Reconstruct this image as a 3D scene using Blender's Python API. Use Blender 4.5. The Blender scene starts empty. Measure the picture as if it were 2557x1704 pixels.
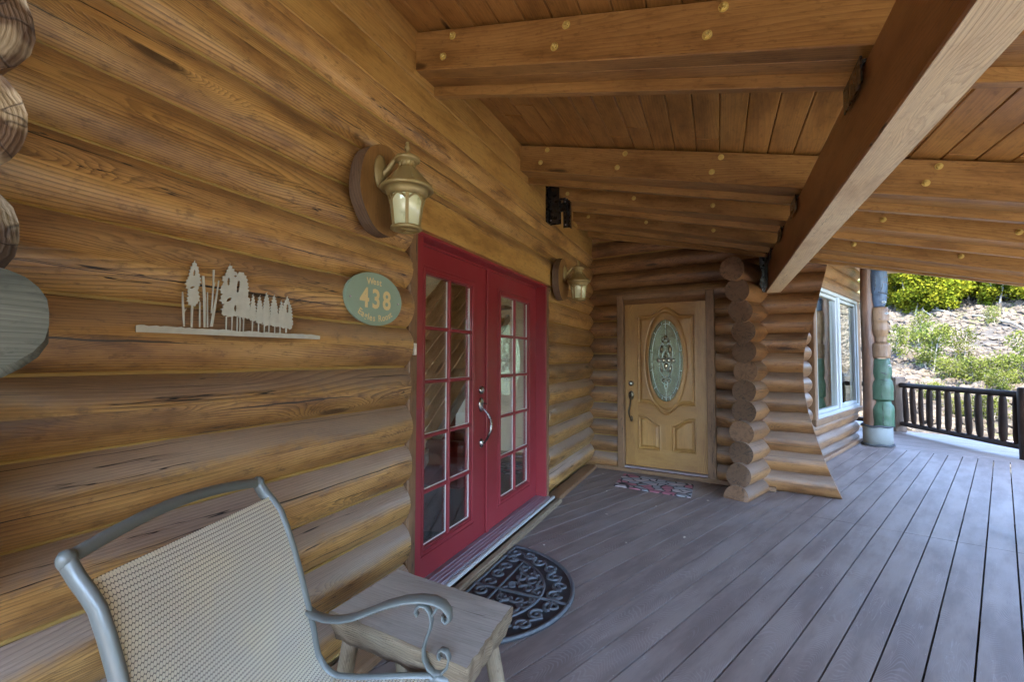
import bpy, bmesh, math, random
import numpy as np
from mathutils import Vector, Matrix, noise
from mathutils.geometry import tessellate_polygon
rnd = random.Random(7)
S = bpy.context.scene
COL = S.collection
PI = math.pi

# ------------------------------------------------------------------ camera
CAM = Vector((1.562, 0.0, 1.410))
cam_d = bpy.data.cameras.new('camera'); cam = bpy.data.objects.new('camera', cam_d); COL.objects.link(cam)
R_ = Vector((0.911198, 0.411964, 0.0019775)); U_ = Vector((0.0146706, -0.0372455, 0.9991985)); F_ = Vector((-0.4117074, 0.9104386, 0.0399818))
M = Matrix((( R_.x, U_.x, -F_.x, CAM.x), (R_.y, U_.y, -F_.y, CAM.y), (R_.z, U_.z, -F_.z, CAM.z), (0, 0, 0, 1)))
cam.matrix_world = M
cam_d.sensor_width = 36.0; cam_d.lens = 1137.0/2557.0*36.0
cam_d.clip_start = 0.02; cam_d.clip_end = 1000
S.camera = cam

# ------------------------------------------------------------------ world and sun
SUN_EL, SUN_AZ = math.radians(56), math.radians(172)      # azimuth measured from +Y towards +X
W = bpy.data.worlds.new('World'); S.world = W; W.use_nodes = True
nt = W.node_tree; nt.nodes.clear()
sky = nt.nodes.new('ShaderNodeTexSky'); sky.sky_type = 'NISHITA'; sky.sun_disc = False
sky.sun_elevation = SUN_EL; sky.sun_rotation = SUN_AZ
sky.altitude = 2200; sky.dust_density = 2.5; sky.ozone_density = 1.0
bg = nt.nodes.new('ShaderNodeBackground'); bg.inputs[1].default_value = 0.15
wo = nt.nodes.new('ShaderNodeOutputWorld')
nt.links.new(sky.outputs[0], bg.inputs[0]); nt.links.new(bg.outputs[0], wo.inputs[0])
sd = bpy.data.lights.new('sun', 'SUN'); sd.energy = 2.1; sd.angle = math.radians(0.5); sd.color = (1.0, 0.92, 0.76)
so = bpy.data.objects.new('sun', sd); COL.objects.link(so)
sv = Vector((math.sin(SUN_AZ)*math.cos(SUN_EL), math.cos(SUN_AZ)*math.cos(SUN_EL), math.sin(SUN_EL)))
so.rotation_euler = sv.to_track_quat('Z', 'Y').to_euler()
S.view_settings.view_transform = 'Standard'; S.view_settings.look = 'None'
S.view_settings.exposure = 4.7; S.view_settings.gamma = 1.0
try: S.view_settings.use_curve_mapping = False
except Exception: pass
S.render.engine = 'CYCLES'
S.cycles.max_bounces = 8; S.cycles.diffuse_bounces = 5; S.cycles.glossy_bounces = 4; S.cycles.transmission_bounces = 6
S.cycles.sample_clamp_indirect = 6.0; S.cycles.caustics_reflective = False; S.cycles.caustics_refractive = False

# ------------------------------------------------------------------ node helpers
class NT:
    def __init__(s, name):
        s.m = bpy.data.materials.new(name); s.m.use_nodes = True
        s.t = s.m.node_tree; s.t.nodes.clear()
        s.out = s.n('ShaderNodeOutputMaterial'); s.b = s.n('ShaderNodeBsdfPrincipled')
        s.t.links.new(s.b.outputs[0], s.out.inputs[0])
    def n(s, typ, **k):
        x = s.t.nodes.new(typ)
        for a, b in k.items(): setattr(x, a, b)
        return x
    def put(s, sock, v):
        if v is None: return
        if isinstance(v, bpy.types.NodeSocket): s.t.links.new(v, sock)
        else:
            if isinstance(v, tuple) and len(v) == 3 and sock.type == 'RGBA': v = (*v, 1)
            sock.default_value = v
    def math(s, op, a, b=0.0, c=None, clamp=False):
        x = s.n('ShaderNodeMath', operation=op, use_clamp=clamp); s.put(x.inputs[0], a); s.put(x.inputs[1], b)
        if c is not None: s.put(x.inputs[2], c)
        return x.outputs[0]
    def mix(s, f, a, b, mode='MIX'):
        x = s.n('ShaderNodeMix', data_type='RGBA', blend_type=mode); s.put(x.inputs[0], f); s.put(x.inputs[6], a); s.put(x.inputs[7], b)
        return x.outputs[2]
    def ss(s, v, a, b, lo=0.0, hi=1.0):
        x = s.n('ShaderNodeMapRange', interpolation_type='SMOOTHSTEP'); s.put(x.inputs[0], v); s.put(x.inputs[1], a); s.put(x.inputs[2], b); s.put(x.inputs[3], lo); s.put(x.inputs[4], hi)
        return x.outputs[0]
    def noise(s, vec, scale=1.0, detail=2.0, rough=0.5, dist=0.0, col=False):
        x = s.n('ShaderNodeTexNoise'); s.put(x.inputs['Vector'], vec); s.put(x.inputs['Scale'], scale); s.put(x.inputs['Detail'], detail)
        s.put(x.inputs['Roughness'], rough); s.put(x.inputs['Distortion'], dist)
        return x.outputs[1 if col else 0]
    def voro(s, vec, scale=1.0, feat='F1', out=0, rnd_=1.0):
        x = s.n('ShaderNodeTexVoronoi', feature=feat); s.put(x.inputs['Vector'], vec); s.put(x.inputs['Scale'], scale); s.put(x.inputs['Randomness'], rnd_)
        return x.outputs[out]
    def comb(s, x, y, z=0.0):
        c = s.n('ShaderNodeCombineXYZ'); s.put(c.inputs[0], x); s.put(c.inputs[1], y); s.put(c.inputs[2], z); return c.outputs[0]
    def sep(s, v):
        c = s.n('ShaderNodeSeparateXYZ'); s.put(c.inputs[0], v); return c.outputs
    def uv(s):
        a = s.n('ShaderNodeUVMap'); a.uv_map = 'UVMap'; return a.outputs[0]
    def obj(s): return s.n('ShaderNodeTexCoord').outputs['Object']
    def rand(s): return s.n('ShaderNodeObjectInfo').outputs['Random']
    def bump(s, h, strength=0.3, dist=0.01, normal=None):
        x = s.n('ShaderNodeBump'); s.put(x.inputs['Strength'], strength); s.put(x.inputs['Distance'], dist); s.put(x.inputs['Height'], h)
        if normal is not None: s.put(x.inputs['Normal'], normal)
        return x.outputs[0]
    def set(s, **k):
        for a, b in k.items():
            s.put(s.b.inputs[a.replace('_', ' ')], b)
        return s.m

def wood(name, light, mid, dark, spec=0.5, lcrack=0.0, freq=16.0, amp=5.0, rough=0.45, coat=0.15, knot=1.0, sky_fade=None, sky_fade_amt=0.0, bump=0.35, crack=1.0, ringk=0.55, vary=0.25, stain=0.5, sky_fade_hi=1.7):
    t = NT(name); xyz = t.sep(t.uv()); r = t.rand()
    u = t.math('ADD', xyz[0], t.math('MULTIPLY', r, 53.0)); v = t.math('ADD', xyz[1], t.math('MULTIPLY', r, 17.0))
    sc = lambda a, b, z=0.0: t.comb(t.math('MULTIPLY', u, a), t.math('MULTIPLY', v, b), z)
    n1 = t.noise(sc(0.50, 3.0), 1.0, 1.5, 0.35)
    n2 = t.noise(sc(2.2, 9.0, 3.3), 1.0, 3.0, 0.5)
    kv = sc(1.15, 5.2, 7.7)
    kw = t.n('ShaderNodeVectorMath', operation='ADD'); t.put(kw.inputs[0], kv); nn_ = t.noise(sc(6.0, 30.0), 1.0, 2.0, 0.5, col=True)
    kw2 = t.n('ShaderNodeVectorMath', operation='SCALE'); t.put(kw2.inputs[0], nn_); kw2.inputs['Scale'].default_value = 0.10; t.put(kw.inputs[1], kw2.outputs[0])
    kvd = t.voro(kw.outputs[0], 1.0); kcol = t.sep(t.voro(kw.outputs[0], 1.0, out=1))[0]
    kon = t.ss(kcol, 1.0-0.42*knot, 1.02-0.42*knot)
    warp = t.math('MULTIPLY', t.math('POWER', t.ss(kvd, 0.50, 0.0), 1.6), t.math('MULTIPLY', kon, amp*0.42))
    g = t.math('ADD', t.math('ADD', t.math('MULTIPLY', v, freq), t.math('MULTIPLY', n1, amp)), t.math('ADD', warp, t.math('MULTIPLY', n2, 0.9)))
    ring = t.math('FRACT', g)                     # soft early wood, sharp late-wood edge
    ring = t.math('MULTIPLY', t.math('POWER', ring, 2.0), t.ss(ring, 1.0, 0.86))
    ring2 = t.math('MULTIPLY', ring, 1.25, clamp=True)
    rmask = t.ss(t.noise(sc(0.7, 2.5, 14.0), 1.0, 1.0), 0.30, 0.62, 0.35, 1.0)
    ring2 = t.math('MULTIPLY', ring2, rmask)
    fib = t.noise(sc(5.0, 330.0, 1.1), 1.0, 3.0, 0.65)
    pat = t.noise(sc(1.8, 6.0, 9.0), 1.0, 5.0, 0.65)
    blot = t.noise(sc(16.0, 34.0, 4.0), 1.0, 5.0, 0.72)
    ck = t.math('ABSOLUTE', t.math('SUBTRACT', t.noise(sc(0.35, 9.0, 21.0), 1.0, 5.0, 0.55), 0.5))
    cr = t.math('MULTIPLY', t.ss(ck, 0.0042, 0.0), t.ss(t.noise(sc(1.1, 3.0, 31.0), 1.0, 1.0), 0.5, 0.62)); cr = t.math('MULTIPLY', cr, crack)
    if lcrack:
        for k_, (v0, sp_) in enumerate(((0.02, 0.13), (0.74, 0.09))):
            rr_ = t.math('FRACT', t.math('MULTIPLY', r, 5.7+k_*3.1)); wob = t.math('MULTIPLY', t.math('SUBTRACT', t.noise(t.comb(t.math('MULTIPLY', u, 1.3), 4.0+k_), 1.0, 4.0, 0.6), 0.5), 0.045)
            dd_ = t.math('ABSOLUTE', t.math('SUBTRACT', xyz[1], t.math('ADD', t.math('ADD', v0, t.math('MULTIPLY', rr_, sp_)), wob)))
            wd_ = t.ss(t.noise(t.comb(t.math('MULTIPLY', u, 0.8), 11.0+k_), 1.0, 2.0), 0.44, 0.62, 0.0, 0.0030*lcrack)
            cr = t.math('MAXIMUM', cr, t.math('MULTIPLY', t.math('LESS_THAN', dd_, wd_), 0.9))
    base = t.mix(t.ss(pat, 0.35, 0.68), mid, light)
    base = t.mix(t.math('MULTIPLY', ring2, ringk), base, dark)
    base = t.mix(t.math('MULTIPLY', t.ss(pat, 0.50, 0.30), stain), base, dark)
    base = t.mix(t.math('MULTIPLY', t.ss(blot, 0.52, 0.68), min(0.8, 0.45*stain*2)), base, dark)
    if sky_fade is not None:  # upward faces greyed: weathering plus sky light put into the colour
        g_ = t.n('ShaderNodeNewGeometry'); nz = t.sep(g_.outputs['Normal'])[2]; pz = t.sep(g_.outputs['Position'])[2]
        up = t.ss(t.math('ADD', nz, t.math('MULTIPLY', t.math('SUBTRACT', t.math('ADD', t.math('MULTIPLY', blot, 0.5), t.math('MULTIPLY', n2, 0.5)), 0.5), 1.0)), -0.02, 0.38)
        hi = t.ss(pz, sky_fade_hi+0.5, sky_fade_hi-0.9, 0.12, 1.0)
        fcol = t.mix(t.math('MULTIPLY', ring2, 0.55), sky_fade, t.mix(0.5, sky_fade, dark))
        base = t.mix(t.math('MULTIPLY', t.math('MULTIPLY', up, hi), sky_fade_amt), base, fcol)
    kd = t.math('MULTIPLY', t.ss(kvd, 0.13, 0.06), kon)
    base = t.mix(t.math('MULTIPLY', kd, 0.8), base, tuple(c*0.35 for c in dark))
    base = t.mix(cr, base, (0.012, 0.008, 0.005))
    fm = t.ss(fib, 0.25, 0.75, 0.80, 1.14)
    vr = t.math('ADD', 1.0-vary/2, t.math('MULTIPLY', r, vary))
    k = t.math('MULTIPLY', fm, vr)
    hsv = t.n('ShaderNodeHueSaturation'); t.put(hsv.inputs['Value'], k); t.put(hsv.inputs['Color'], base)
    h = t.math('SUBTRACT', t.math('ADD', t.math('MULTIPLY', fib, 0.35), t.math('MULTIPLY', ring2, -0.55)), t.math('MULTIPLY', cr, 2.5))
    h = t.math('ADD', h, t.math('MULTIPLY', n2, 0.35))
    return t.set(Base_Color=hsv.outputs[0], Roughness=t.ss(fib, 0.2, 0.8, rough-0.07, rough+0.1), Coat_Weight=coat, Coat_Roughness=0.28, Specular_IOR_Level=spec, Normal=t.bump(h, bump, 0.004))

def plain(name, col, rough=0.5, metal=0.0, coat=0.0, nscale=30.0, nvar=0.15, bump=0.0, bscale=200.0, **k):
    t = NT(name); o = t.obj(); n = t.noise(o, nscale, 4.0, 0.6)
    c = t.mix(n, tuple(x*(1-nvar) for x in col), tuple(min(1, x*(1+nvar)) for x in col))
    a = dict(Base_Color=c, Roughness=t.ss(n, 0.3, 0.7, max(0.02, rough-0.06), rough+0.08), Metallic=metal, Coat_Weight=coat, **k)
    if bump: a['Normal'] = t.bump(t.noise(o, bscale, 3.0, 0.6), bump, 0.002)
    return t.set(**a)

LOGW = dict(light=(0.62, 0.368, 0.126), mid=(0.40, 0.205, 0.062), dark=(0.078, 0.034, 0.012))
M_log = wood('log_varnish', lcrack=1.0, **LOGW, freq=95, amp=30, vary=0.4, knot=1.4, crack=2.0, stain=0.6, ringk=0.7, sky_fade=(0.33, 0.258, 0.212), sky_fade_amt=0.88, rough=0.36, coat=0.28, bump=0.5)
M_log2 = wood('log_varnish_dark', (0.36, 0.185, 0.070), (0.22, 0.100, 0.036), (0.055, 0.023, 0.009), lcrack=1.0, freq=95, amp=30, vary=0.4, knot=1.4, crack=2.0, stain=0.6, ringk=0.7, sky_fade=(0.19, 0.142, 0.112), sky_fade_amt=0.80, rough=0.42, coat=0.12, sky_fade_hi=1.9)
M_raft = wood('rafter_stain', (0.46, 0.265, 0.092), (0.33, 0.175, 0.055), (0.12, 0.055, 0.016), freq=50, amp=20, rough=0.42, coat=0.2, knot=0.7, ringk=0.4, bump=0.15, crack=0.5)
M_beam = wood('beam_wood', (0.42, 0.22, 0.09), (0.32, 0.155, 0.06), (0.16, 0.07, 0.025), freq=109, amp=30, rough=0.4, coat=0.3, knot=0.35, bump=0.3)
M_beamlit = wood('beam_lit_face', (0.80, 0.67, 0.45), (0.70, 0.55, 0.35), (0.40, 0.26, 0.14), freq=90, amp=26, rough=0.5, coat=0.1, knot=0.4, bump=0.4, crack=1.0)  # beam underside: bleached wood made paler still, deck light put into the colour
M_board = wood('ceiling_board', (0.50, 0.275, 0.085), (0.36, 0.180, 0.050), (0.12, 0.052, 0.014), freq=58, amp=20, rough=0.38, coat=0.25, knot=0.8, ringk=0.35, bump=0.12, crack=0.0, vary=0.2)
M_fascia = wood('fascia_board', (0.54, 0.325, 0.100), (0.43, 0.235, 0.062), (0.16, 0.075, 0.020), freq=50, amp=25, rough=0.42, coat=0.2, knot=0.8, ringk=0.35, bump=0.12, crack=0.3)
M_trim = wood('trim_wood', (0.26, 0.145, 0.070), (0.19, 0.105, 0.052), (0.09, 0.045, 0.022), freq=100, amp=20, rough=0.55, coat=0.05, knot=0.5)
M_oak = wood('oak_door', (0.44, 0.240, 0.066), (0.35, 0.175, 0.044), (0.12, 0.050, 0.013), freq=142, amp=55, rough=0.42, coat=0.25, knot=0.0, ringk=0.75, bump=0.25, crack=0.0, vary=0.0, stain=0.2)
M_bench = wood('bench_wood', (0.45, 0.435, 0.385), (0.36, 0.345, 0.30), (0.18, 0.16, 0.13), freq=42, amp=20, rough=0.5, coat=0.1, knot=0.5, ringk=0.25, bump=0.2, crack=0.8, stain=0.25)
M_bark = wood('rough_edge', (0.33, 0.26, 0.17), (0.19, 0.13, 0.075), (0.06, 0.035, 0.02), freq=168, amp=40, rough=0.7, coat=0.0, knot=0.3, bump=0.9)
M_slice = wood('slice_face', (0.31, 0.17, 0.058), (0.25, 0.13, 0.042), (0.15, 0.07, 0.022), freq=37, amp=25, rough=0.4, coat=0.25, knot=0.3, ringk=0.2)
M_greylog = wood('weathered_log', (0.22, 0.235, 0.19), (0.13, 0.145, 0.115), (0.045, 0.048, 0.038), freq=67, amp=40, rough=0.6, coat=0.0, knot=0.4)
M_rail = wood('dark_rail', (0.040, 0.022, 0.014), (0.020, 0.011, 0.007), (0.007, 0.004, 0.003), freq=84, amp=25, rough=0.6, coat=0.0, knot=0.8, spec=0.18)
M_post = wood('post_wood', (0.19, 0.125, 0.08), (0.13, 0.08, 0.05), (0.05, 0.028, 0.018), freq=84, amp=25, rough=0.6, coat=0.0)
M_pole = wood('pole_brown', (0.19, 0.090, 0.045), (0.13, 0.058, 0.028), (0.05, 0.020, 0.010), freq=92, amp=30, rough=0.5, coat=0.15, bump=0.6)
M_tgreen = wood('totem_green', (0.060, 0.120, 0.068), (0.032, 0.080, 0.042), (0.012, 0.028, 0.016), freq=58, amp=20, rough=0.5, coat=0.1, knot=0.3, ringk=0.3)
M_tblue = wood('totem_blue', (0.080, 0.125, 0.20), (0.045, 0.08, 0.14), (0.015, 0.025, 0.05), freq=58, amp=20, rough=0.5, coat=0.1, knot=0.3, ringk=0.3)
M_ttan = wood('totem_tan', (0.30, 0.18, 0.095), (0.21, 0.115, 0.055), (0.08, 0.038, 0.016), freq=58, amp=20, rough=0.5, coat=0.1, knot=0.4)
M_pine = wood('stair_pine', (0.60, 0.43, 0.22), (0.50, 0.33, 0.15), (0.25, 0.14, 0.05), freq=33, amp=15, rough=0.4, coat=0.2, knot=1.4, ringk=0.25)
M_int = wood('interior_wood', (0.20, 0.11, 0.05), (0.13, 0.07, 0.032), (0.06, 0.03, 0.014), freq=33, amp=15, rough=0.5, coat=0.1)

def endgrain(name, a, b, patch=None):
    t = NT(name); xyz = t.uv(); r = t.rand()
    s_ = t.sep(xyz); rr = t.math('SQRT', t.math('ADD', t.math('MULTIPLY', s_[0], s_[0]), t.math('MULTIPLY', s_[1], s_[1])))
    of = t.comb(t.math('MULTIPLY', r, 9.0), 0.0, 0.0)
    vv = t.n('ShaderNodeVectorMath', operation='ADD'); t.put(vv.inputs[0], xyz); t.put(vv.inputs[1], of)
    n = t.noise(vv.outputs[0], 9.0, 4.0, 0.6)
    ring = t.ss(t.math('SINE', t.math('ADD', t.math('MULTIPLY', rr, 760.0), t.math('MULTIPLY', n, 26.0))), -0.6, 1.0)
    c = t.mix(t.math('MULTIPLY', ring, 0.36), a, b); n3 = t.noise(vv.outputs[0], 26.0, 3.0, 0.6)
    c = t.mix(t.ss(n3, 0.45, 0.7, 0.0, 0.6), c, b)
    if patch: c = t.mix(t.ss(t.noise(vv.outputs[0], 5.0, 3.0, 0.6), 0.50, 0.56), c, patch)
    ang = t.math('ARCTAN2', s_[1], s_[0])
    chk = t.math('ABSOLUTE', t.math('SUBTRACT', t.noise(t.comb(t.math('ADD', t.math('MULTIPLY', ang, 1.4), t.math('MULTIPLY', r, 40.0)), t.math('MULTIPLY', rr, 6.0)), 1.0, 2.0), 0.5))
    chk = t.math('MULTIPLY', t.ss(chk, 0.022, 0.0), t.ss(rr, 0.005, 0.03))
    c = t.mix(t.math('MULTIPLY', chk, 0.75), c, (0.02, 0.012, 0.008))
    hs = t.n('ShaderNodeHueSaturation'); t.put(hs.inputs['Color'], c); t.put(hs.inputs['Value'], t.math('ADD', 0.62, t.math('MULTIPLY', t.math('FRACT', t.math('MULTIPLY', r, 7.3)), 0.75))); c = hs.outputs[0]
    return t.set(Base_Color=c, Roughness=0.6, Normal=t.bump(t.math('SUBTRACT', t.math('ADD', ring, n), t.math('MULTIPLY', chk, 2.0)), 0.35, 0.003))
M_end = endgrain('log_end', (0.20, 0.112, 0.060), (0.070, 0.036, 0.020))
M_endl = endgrain('log_end_light', (0.36, 0.235, 0.13), (0.15, 0.085, 0.045))
M_endw = endgrain('log_end_worn', (0.11, 0.064, 0.034), (0.045, 0.025, 0.015), patch=(0.30, 0.235, 0.15))
M_caulk = plain('caulk', (0.36, 0.235, 0.07), 0.6, nscale=14, nvar=0.35, bump=0.3)
M_red = plain('red_paint', (0.27, 0.026, 0.034), 0.42, nscale=3, nvar=0.2, coat=0.25, bump=0.06, bscale=300)
M_reddk = plain('red_seal', (0.16, 0.012, 0.012), 0.5)
M_alu = plain('sill_metal', (0.42, 0.38, 0.42), 0.35, metal=0.6, nscale=12, nvar=0.3)
M_pewter = plain('pewter', (0.30, 0.28, 0.25), 0.25, metal=1.0, nscale=18, nvar=0.4)
M_bronze = plain('aged_bronze', (0.11, 0.085, 0.055), 0.3, metal=0.9, nscale=20, nvar=0.4)
M_black = plain('black_steel', (0.010, 0.010, 0.012), 0.28, coat=0.4)
M_zinc = plain('zinc_bolt', (0.72, 0.58, 0.20), 0.35, metal=0.5, nscale=60, nvar=0.3)
M_white = plain('white_vinyl', (0.42, 0.44, 0.43), 0.4, nvar=0.04)
M_bell = plain('bell_white', (0.78, 0.77, 0.72), 0.4, nvar=0.04)
M_lamp = plain('lamp_bronze', (0.30, 0.225, 0.090), 0.42, metal=0.25, nscale=16, nvar=0.35, bump=0.25, bscale=120)
M_sage = plain('sage_paint', (0.27, 0.37, 0.28), 0.45, nscale=9, nvar=0.15, bump=0.1)
M_cream = plain('cream_letter', (0.70, 0.56, 0.27), 0.5, nvar=0.08)
M_art = plain('grey_metal', (0.52, 0.53, 0.46), 0.45, metal=0.25, nscale=30, nvar=0.25, bump=0.1)
M_chair = plain('grey_powdercoat', (0.135, 0.150, 0.138), 0.38, nscale=8, nvar=0.12, coat=0.15, bump=0.05, bscale=500)
M_rubber = plain('rubber', (0.030, 0.034, 0.040), 0.5, nscale=30, nvar=0.35, bump=0.5, bscale=400)
M_rubber2 = plain('rubber_worn', (0.085, 0.095, 0.105), 0.42, nscale=40, nvar=0.45, bump=0.5, bscale=400)
M_lead = plain('lead_came', (0.42, 0.44, 0.42), 0.3, metal=0.8)
M_birch = plain('aspen_bark', (0.15, 0.135, 0.11), 0.7, nscale=3, nvar=0.4)
M_terra = plain('terracotta', (0.32, 0.10, 0.055), 0.7)
M_ropew = plain('rope_dark', (0.05, 0.055, 0.06), 0.8)
M_debris = plain('debris', (0.45, 0.40, 0.32), 0.8)
M_plaster = plain('room_wall', (0.40, 0.33, 0.24), 0.8)

def glassmat(name, tint, ior=1.5, rough=0.0, trans=0.85, boost=0.0):
    t = NT(name)
    gl = t.n('ShaderNodeBsdfGlossy'); gl.inputs['Roughness'].default_value = rough; gl.inputs['Color'].default_value = (0.95, 0.97, 0.95, 1)
    tr = t.n('ShaderNodeBsdfTransparent'); tr.inputs['Color'].default_value = (*tint, 1)
    lw = t.n('ShaderNodeLayerWeight'); lw.inputs[0].default_value = 0.5
    f = t.math('ADD', t.math('MULTIPLY', t.math('POWER', lw.outputs['Facing'], 5.0), 0.95), 0.04+boost, clamp=True)
    mx = t.n('ShaderNodeMixShader'); t.put(mx.inputs[0], f); t.put(mx.inputs[1], tr.outputs[0]); t.put(mx.inputs[2], gl.outputs[0])
    t.t.links.new(mx.outputs[0], t.out.inputs[0])
    return t.m
M_glass = glassmat('door_glass', (0.94, 0.95, 0.92), 1.5, 0.0, boost=0.10)
M_winglass = glassmat('window_glass', (0.75, 0.82, 0.76), 1.6, 0.0, boost=0.22)
def texglass():
    t = NT('leaded_glass'); o = t.obj(); n = t.noise(o, 42.0, 3.0, 0.6, 0.6)
    return t.set(Base_Color=(0.30, 0.37, 0.27), Metallic=0.85, Roughness=0.08, Normal=t.bump(n, 0.55, 0.004))
M_tglass = texglass()
M_gem = plain('bevel_glass', (0.13, 0.085, 0.03), 0.06, metal=0.8, coat=1.0)
def lampglass():
    t = NT('lamp_glass'); o = t.obj(); n = t.noise(o, 16.0, 4.0, 0.65)
    c = t.mix(t.ss(n, 0.5, 0.75), (0.70, 0.72, 0.44), (0.34, 0.38, 0.20))
    return t.set(Base_Color=c, Roughness=0.14, Coat_Weight=0.6, Coat_Roughness=0.05, Transmission_Weight=0.15)
M_lampglass = lampglass()

def deckmat():
    t = NT('composite_deck'); s_ = t.sep(t.uv()); u, v, = s_[0], s_[1]
    rnd_ = t.noise(t.comb(t.math('FLOOR', t.math('DIVIDE', v, 10.0)), 0.37), 1.0, 0.0)   # v carries 10*board index
    vl = t.math('SUBTRACT', v, t.math('MULTIPLY', t.math('FLOOR', t.math('DIVIDE', v, 10.0)), 10.0))
    bi = t.math('FLOOR', t.math('DIVIDE', v, 10.0))
    uu = t.math('ADD', u, t.math('MULTIPLY', bi, 3.71))
    w = t.noise(t.comb(t.math('MULTIPLY', uu, 1.6), t.math('MULTIPLY', vl, 7.0), bi), 1.0, 2.0)
    # nested arcs of a pressed cathedral grain
    c = t.math('SUBTRACT', vl, 0.07); c2 = t.math('MULTIPLY', t.math('MULTIPLY', c, c), 26.0)
    arc = t.math('ADD', t.math('ADD', uu, c2), t.math('MULTIPLY', w, 0.55))
    a = t.math('SINE', t.math('MULTIPLY', arc, 230.0)); amask = t.ss(t.noise(t.comb(t.math('MULTIPLY', uu, 2.2), t.math('MULTIPLY', vl, 9.0), 5.0), 1.0, 2.0), 0.42, 0.6)
    fib = t.noise(t.comb(t.math('MULTIPLY', uu, 14.0), t.math('MULTIPLY', vl, 240.0), 2.0), 1.0, 3.0, 0.6)
    pat = t.noise(t.comb(t.math('MULTIPLY', uu, 1.3), t.math('MULTIPLY', vl, 6.0), bi), 1.0, 4.0, 0.6)
    col = t.mix(t.ss(pat, 0.35, 0.65), (0.155, 0.120, 0.106), (0.240, 0.198, 0.175))
    lines = t.math('MULTIPLY', t.ss(a, 0.2, 0.95), amask)
    col = t.mix(t.math('MULTIPLY', lines, 0.30), col, (0.34, 0.30, 0.30))
    col = t.mix(t.ss(fib, 0.5, 0.8, 0.0, 0.25), col, (0.07, 0.05, 0.052))
    dust = t.noise(t.obj(), 1.4, 5.0, 0.65)
    col = t.mix(t.ss(dust, 0.5, 0.72, 0.0, 0.35), col, (0.22, 0.20, 0.195))
    grit = t.voro(t.obj(), 24.0); gm_ = t.math('MULTIPLY', t.ss(grit, 0.075, 0.05), t.ss(t.noise(t.obj(), 2.3, 2.0), 0.54, 0.62))
    col = t.mix(t.math('MULTIPLY', gm_, 0.7), col, (0.42, 0.38, 0.32))
    scr = t.math('ABSOLUTE', t.math('SUBTRACT', t.noise(t.comb(t.math('MULTIPLY', uu, 1.1), t.math('MULTIPLY', vl, 16.0), 9.0), 1.0, 3.0), 0.5)); scr = t.math('MULTIPLY', t.ss(scr, 0.006, 0.0), t.ss(dust, 0.5, 0.6))
    col = t.mix(t.math('MULTIPLY', scr, 0.5), col, (0.33, 0.30, 0.29))
    h = t.math('ADD', t.math('MULTIPLY', lines, 0.6), t.math('MULTIPLY', fib, 0.7))
    return t.set(Base_Color=col, Roughness=t.ss(dust, 0.3, 0.7, 0.48, 0.62), Specular_IOR_Level=0.45, Normal=t.bump(h, 0.35, 0.002))
M_deck = deckmat()

def slingmat():
    t = NT('sling_weave'); s_ = t.sep(t.uv()); fu, fv = 118.0, 84.0
    a = t.math('MULTIPLY', s_[0], fu); b = t.math('MULTIPLY', s_[1], fv)
    row = t.math('FLOOR', b); a2 = t.math('ADD', a, t.math('MULTIPLY', t.math('MODULO', row, 2.0), 0.5))
    ca = t.math('ABSOLUTE', t.math('SUBTRACT', t.math('FRACT', a2), 0.5)); cb = t.math('ABSOLUTE', t.math('SUBTRACT', t.math('FRACT', b), 0.5))
    d = t.math('SQRT', t.math('ADD', t.math('MULTIPLY', ca, ca), t.math('MULTIPLY', cb, cb)))
    m = t.ss(d, 0.58, 0.42)
    nn = t.noise(t.obj(), 5.0, 4.0, 0.6)
    lt = t.mix(t.ss(nn, 0.4, 0.65), (0.72, 0.69, 0.58), (0.78, 0.73, 0.57))
    col = t.mix(m, (0.15, 0.14, 0.12), lt)
    return t.set(Base_Color=col, Roughness=0.65, Normal=t.bump(m, 0.7, 0.0025))
M_sling = slingmat()

def matmat():
    t = NT('stone_print_mat'); o = t.obj()
    wv = t.n('ShaderNodeVectorMath', operation='MULTIPLY'); t.put(wv.inputs[0], o); wv.inputs[1].default_value = (8.0, 12.0, 1.0)
    e = t.voro(wv.outputs[0], 1.0, 'DISTANCE_TO_EDGE'); c = t.sep(t.voro(wv.outputs[0], 1.0, out=1))
    n = t.noise(o, 60.0, 3.0)
    stone = t.mix(t.ss(c[0], 0.45, 0.55), (0.30, 0.33, 0.35), (0.48, 0.42, 0.42)); stone = t.mix(t.ss(c[1], 0.68, 0.70), stone, (0.44, 0.14, 0.18))
    stone = t.mix(t.math('MULTIPLY', n, 0.3), stone, (0.2, 0.2, 0.22))
    return t.set(Base_Color=t.mix(t.ss(e, 0.03, 0.09), (0.015, 0.015, 0.018), stone), Roughness=0.8, Normal=t.bump(t.ss(e, 0.0, 0.15), 0.5, 0.004))
M_mat = matmat()

def netmat():
    t = NT('net_wrap'); s_ = t.sep(t.uv())
    a = t.math('SINE', t.math('MULTIPLY', t.math('ADD', s_[0], s_[1]), 260.0)); b = t.math('SINE', t.math('MULTIPLY', t.math('SUBTRACT', s_[0], s_[1]), 260.0))
    m = t.math('MAXIMUM', a, b)
    return t.set(Base_Color=t.mix(t.ss(m, 0.2, 0.9), (0.17, 0.185, 0.175), (0.33, 0.35, 0.33)), Roughness=0.8, Normal=t.bump(m, 0.6, 0.004))
M_net = netmat()

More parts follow.
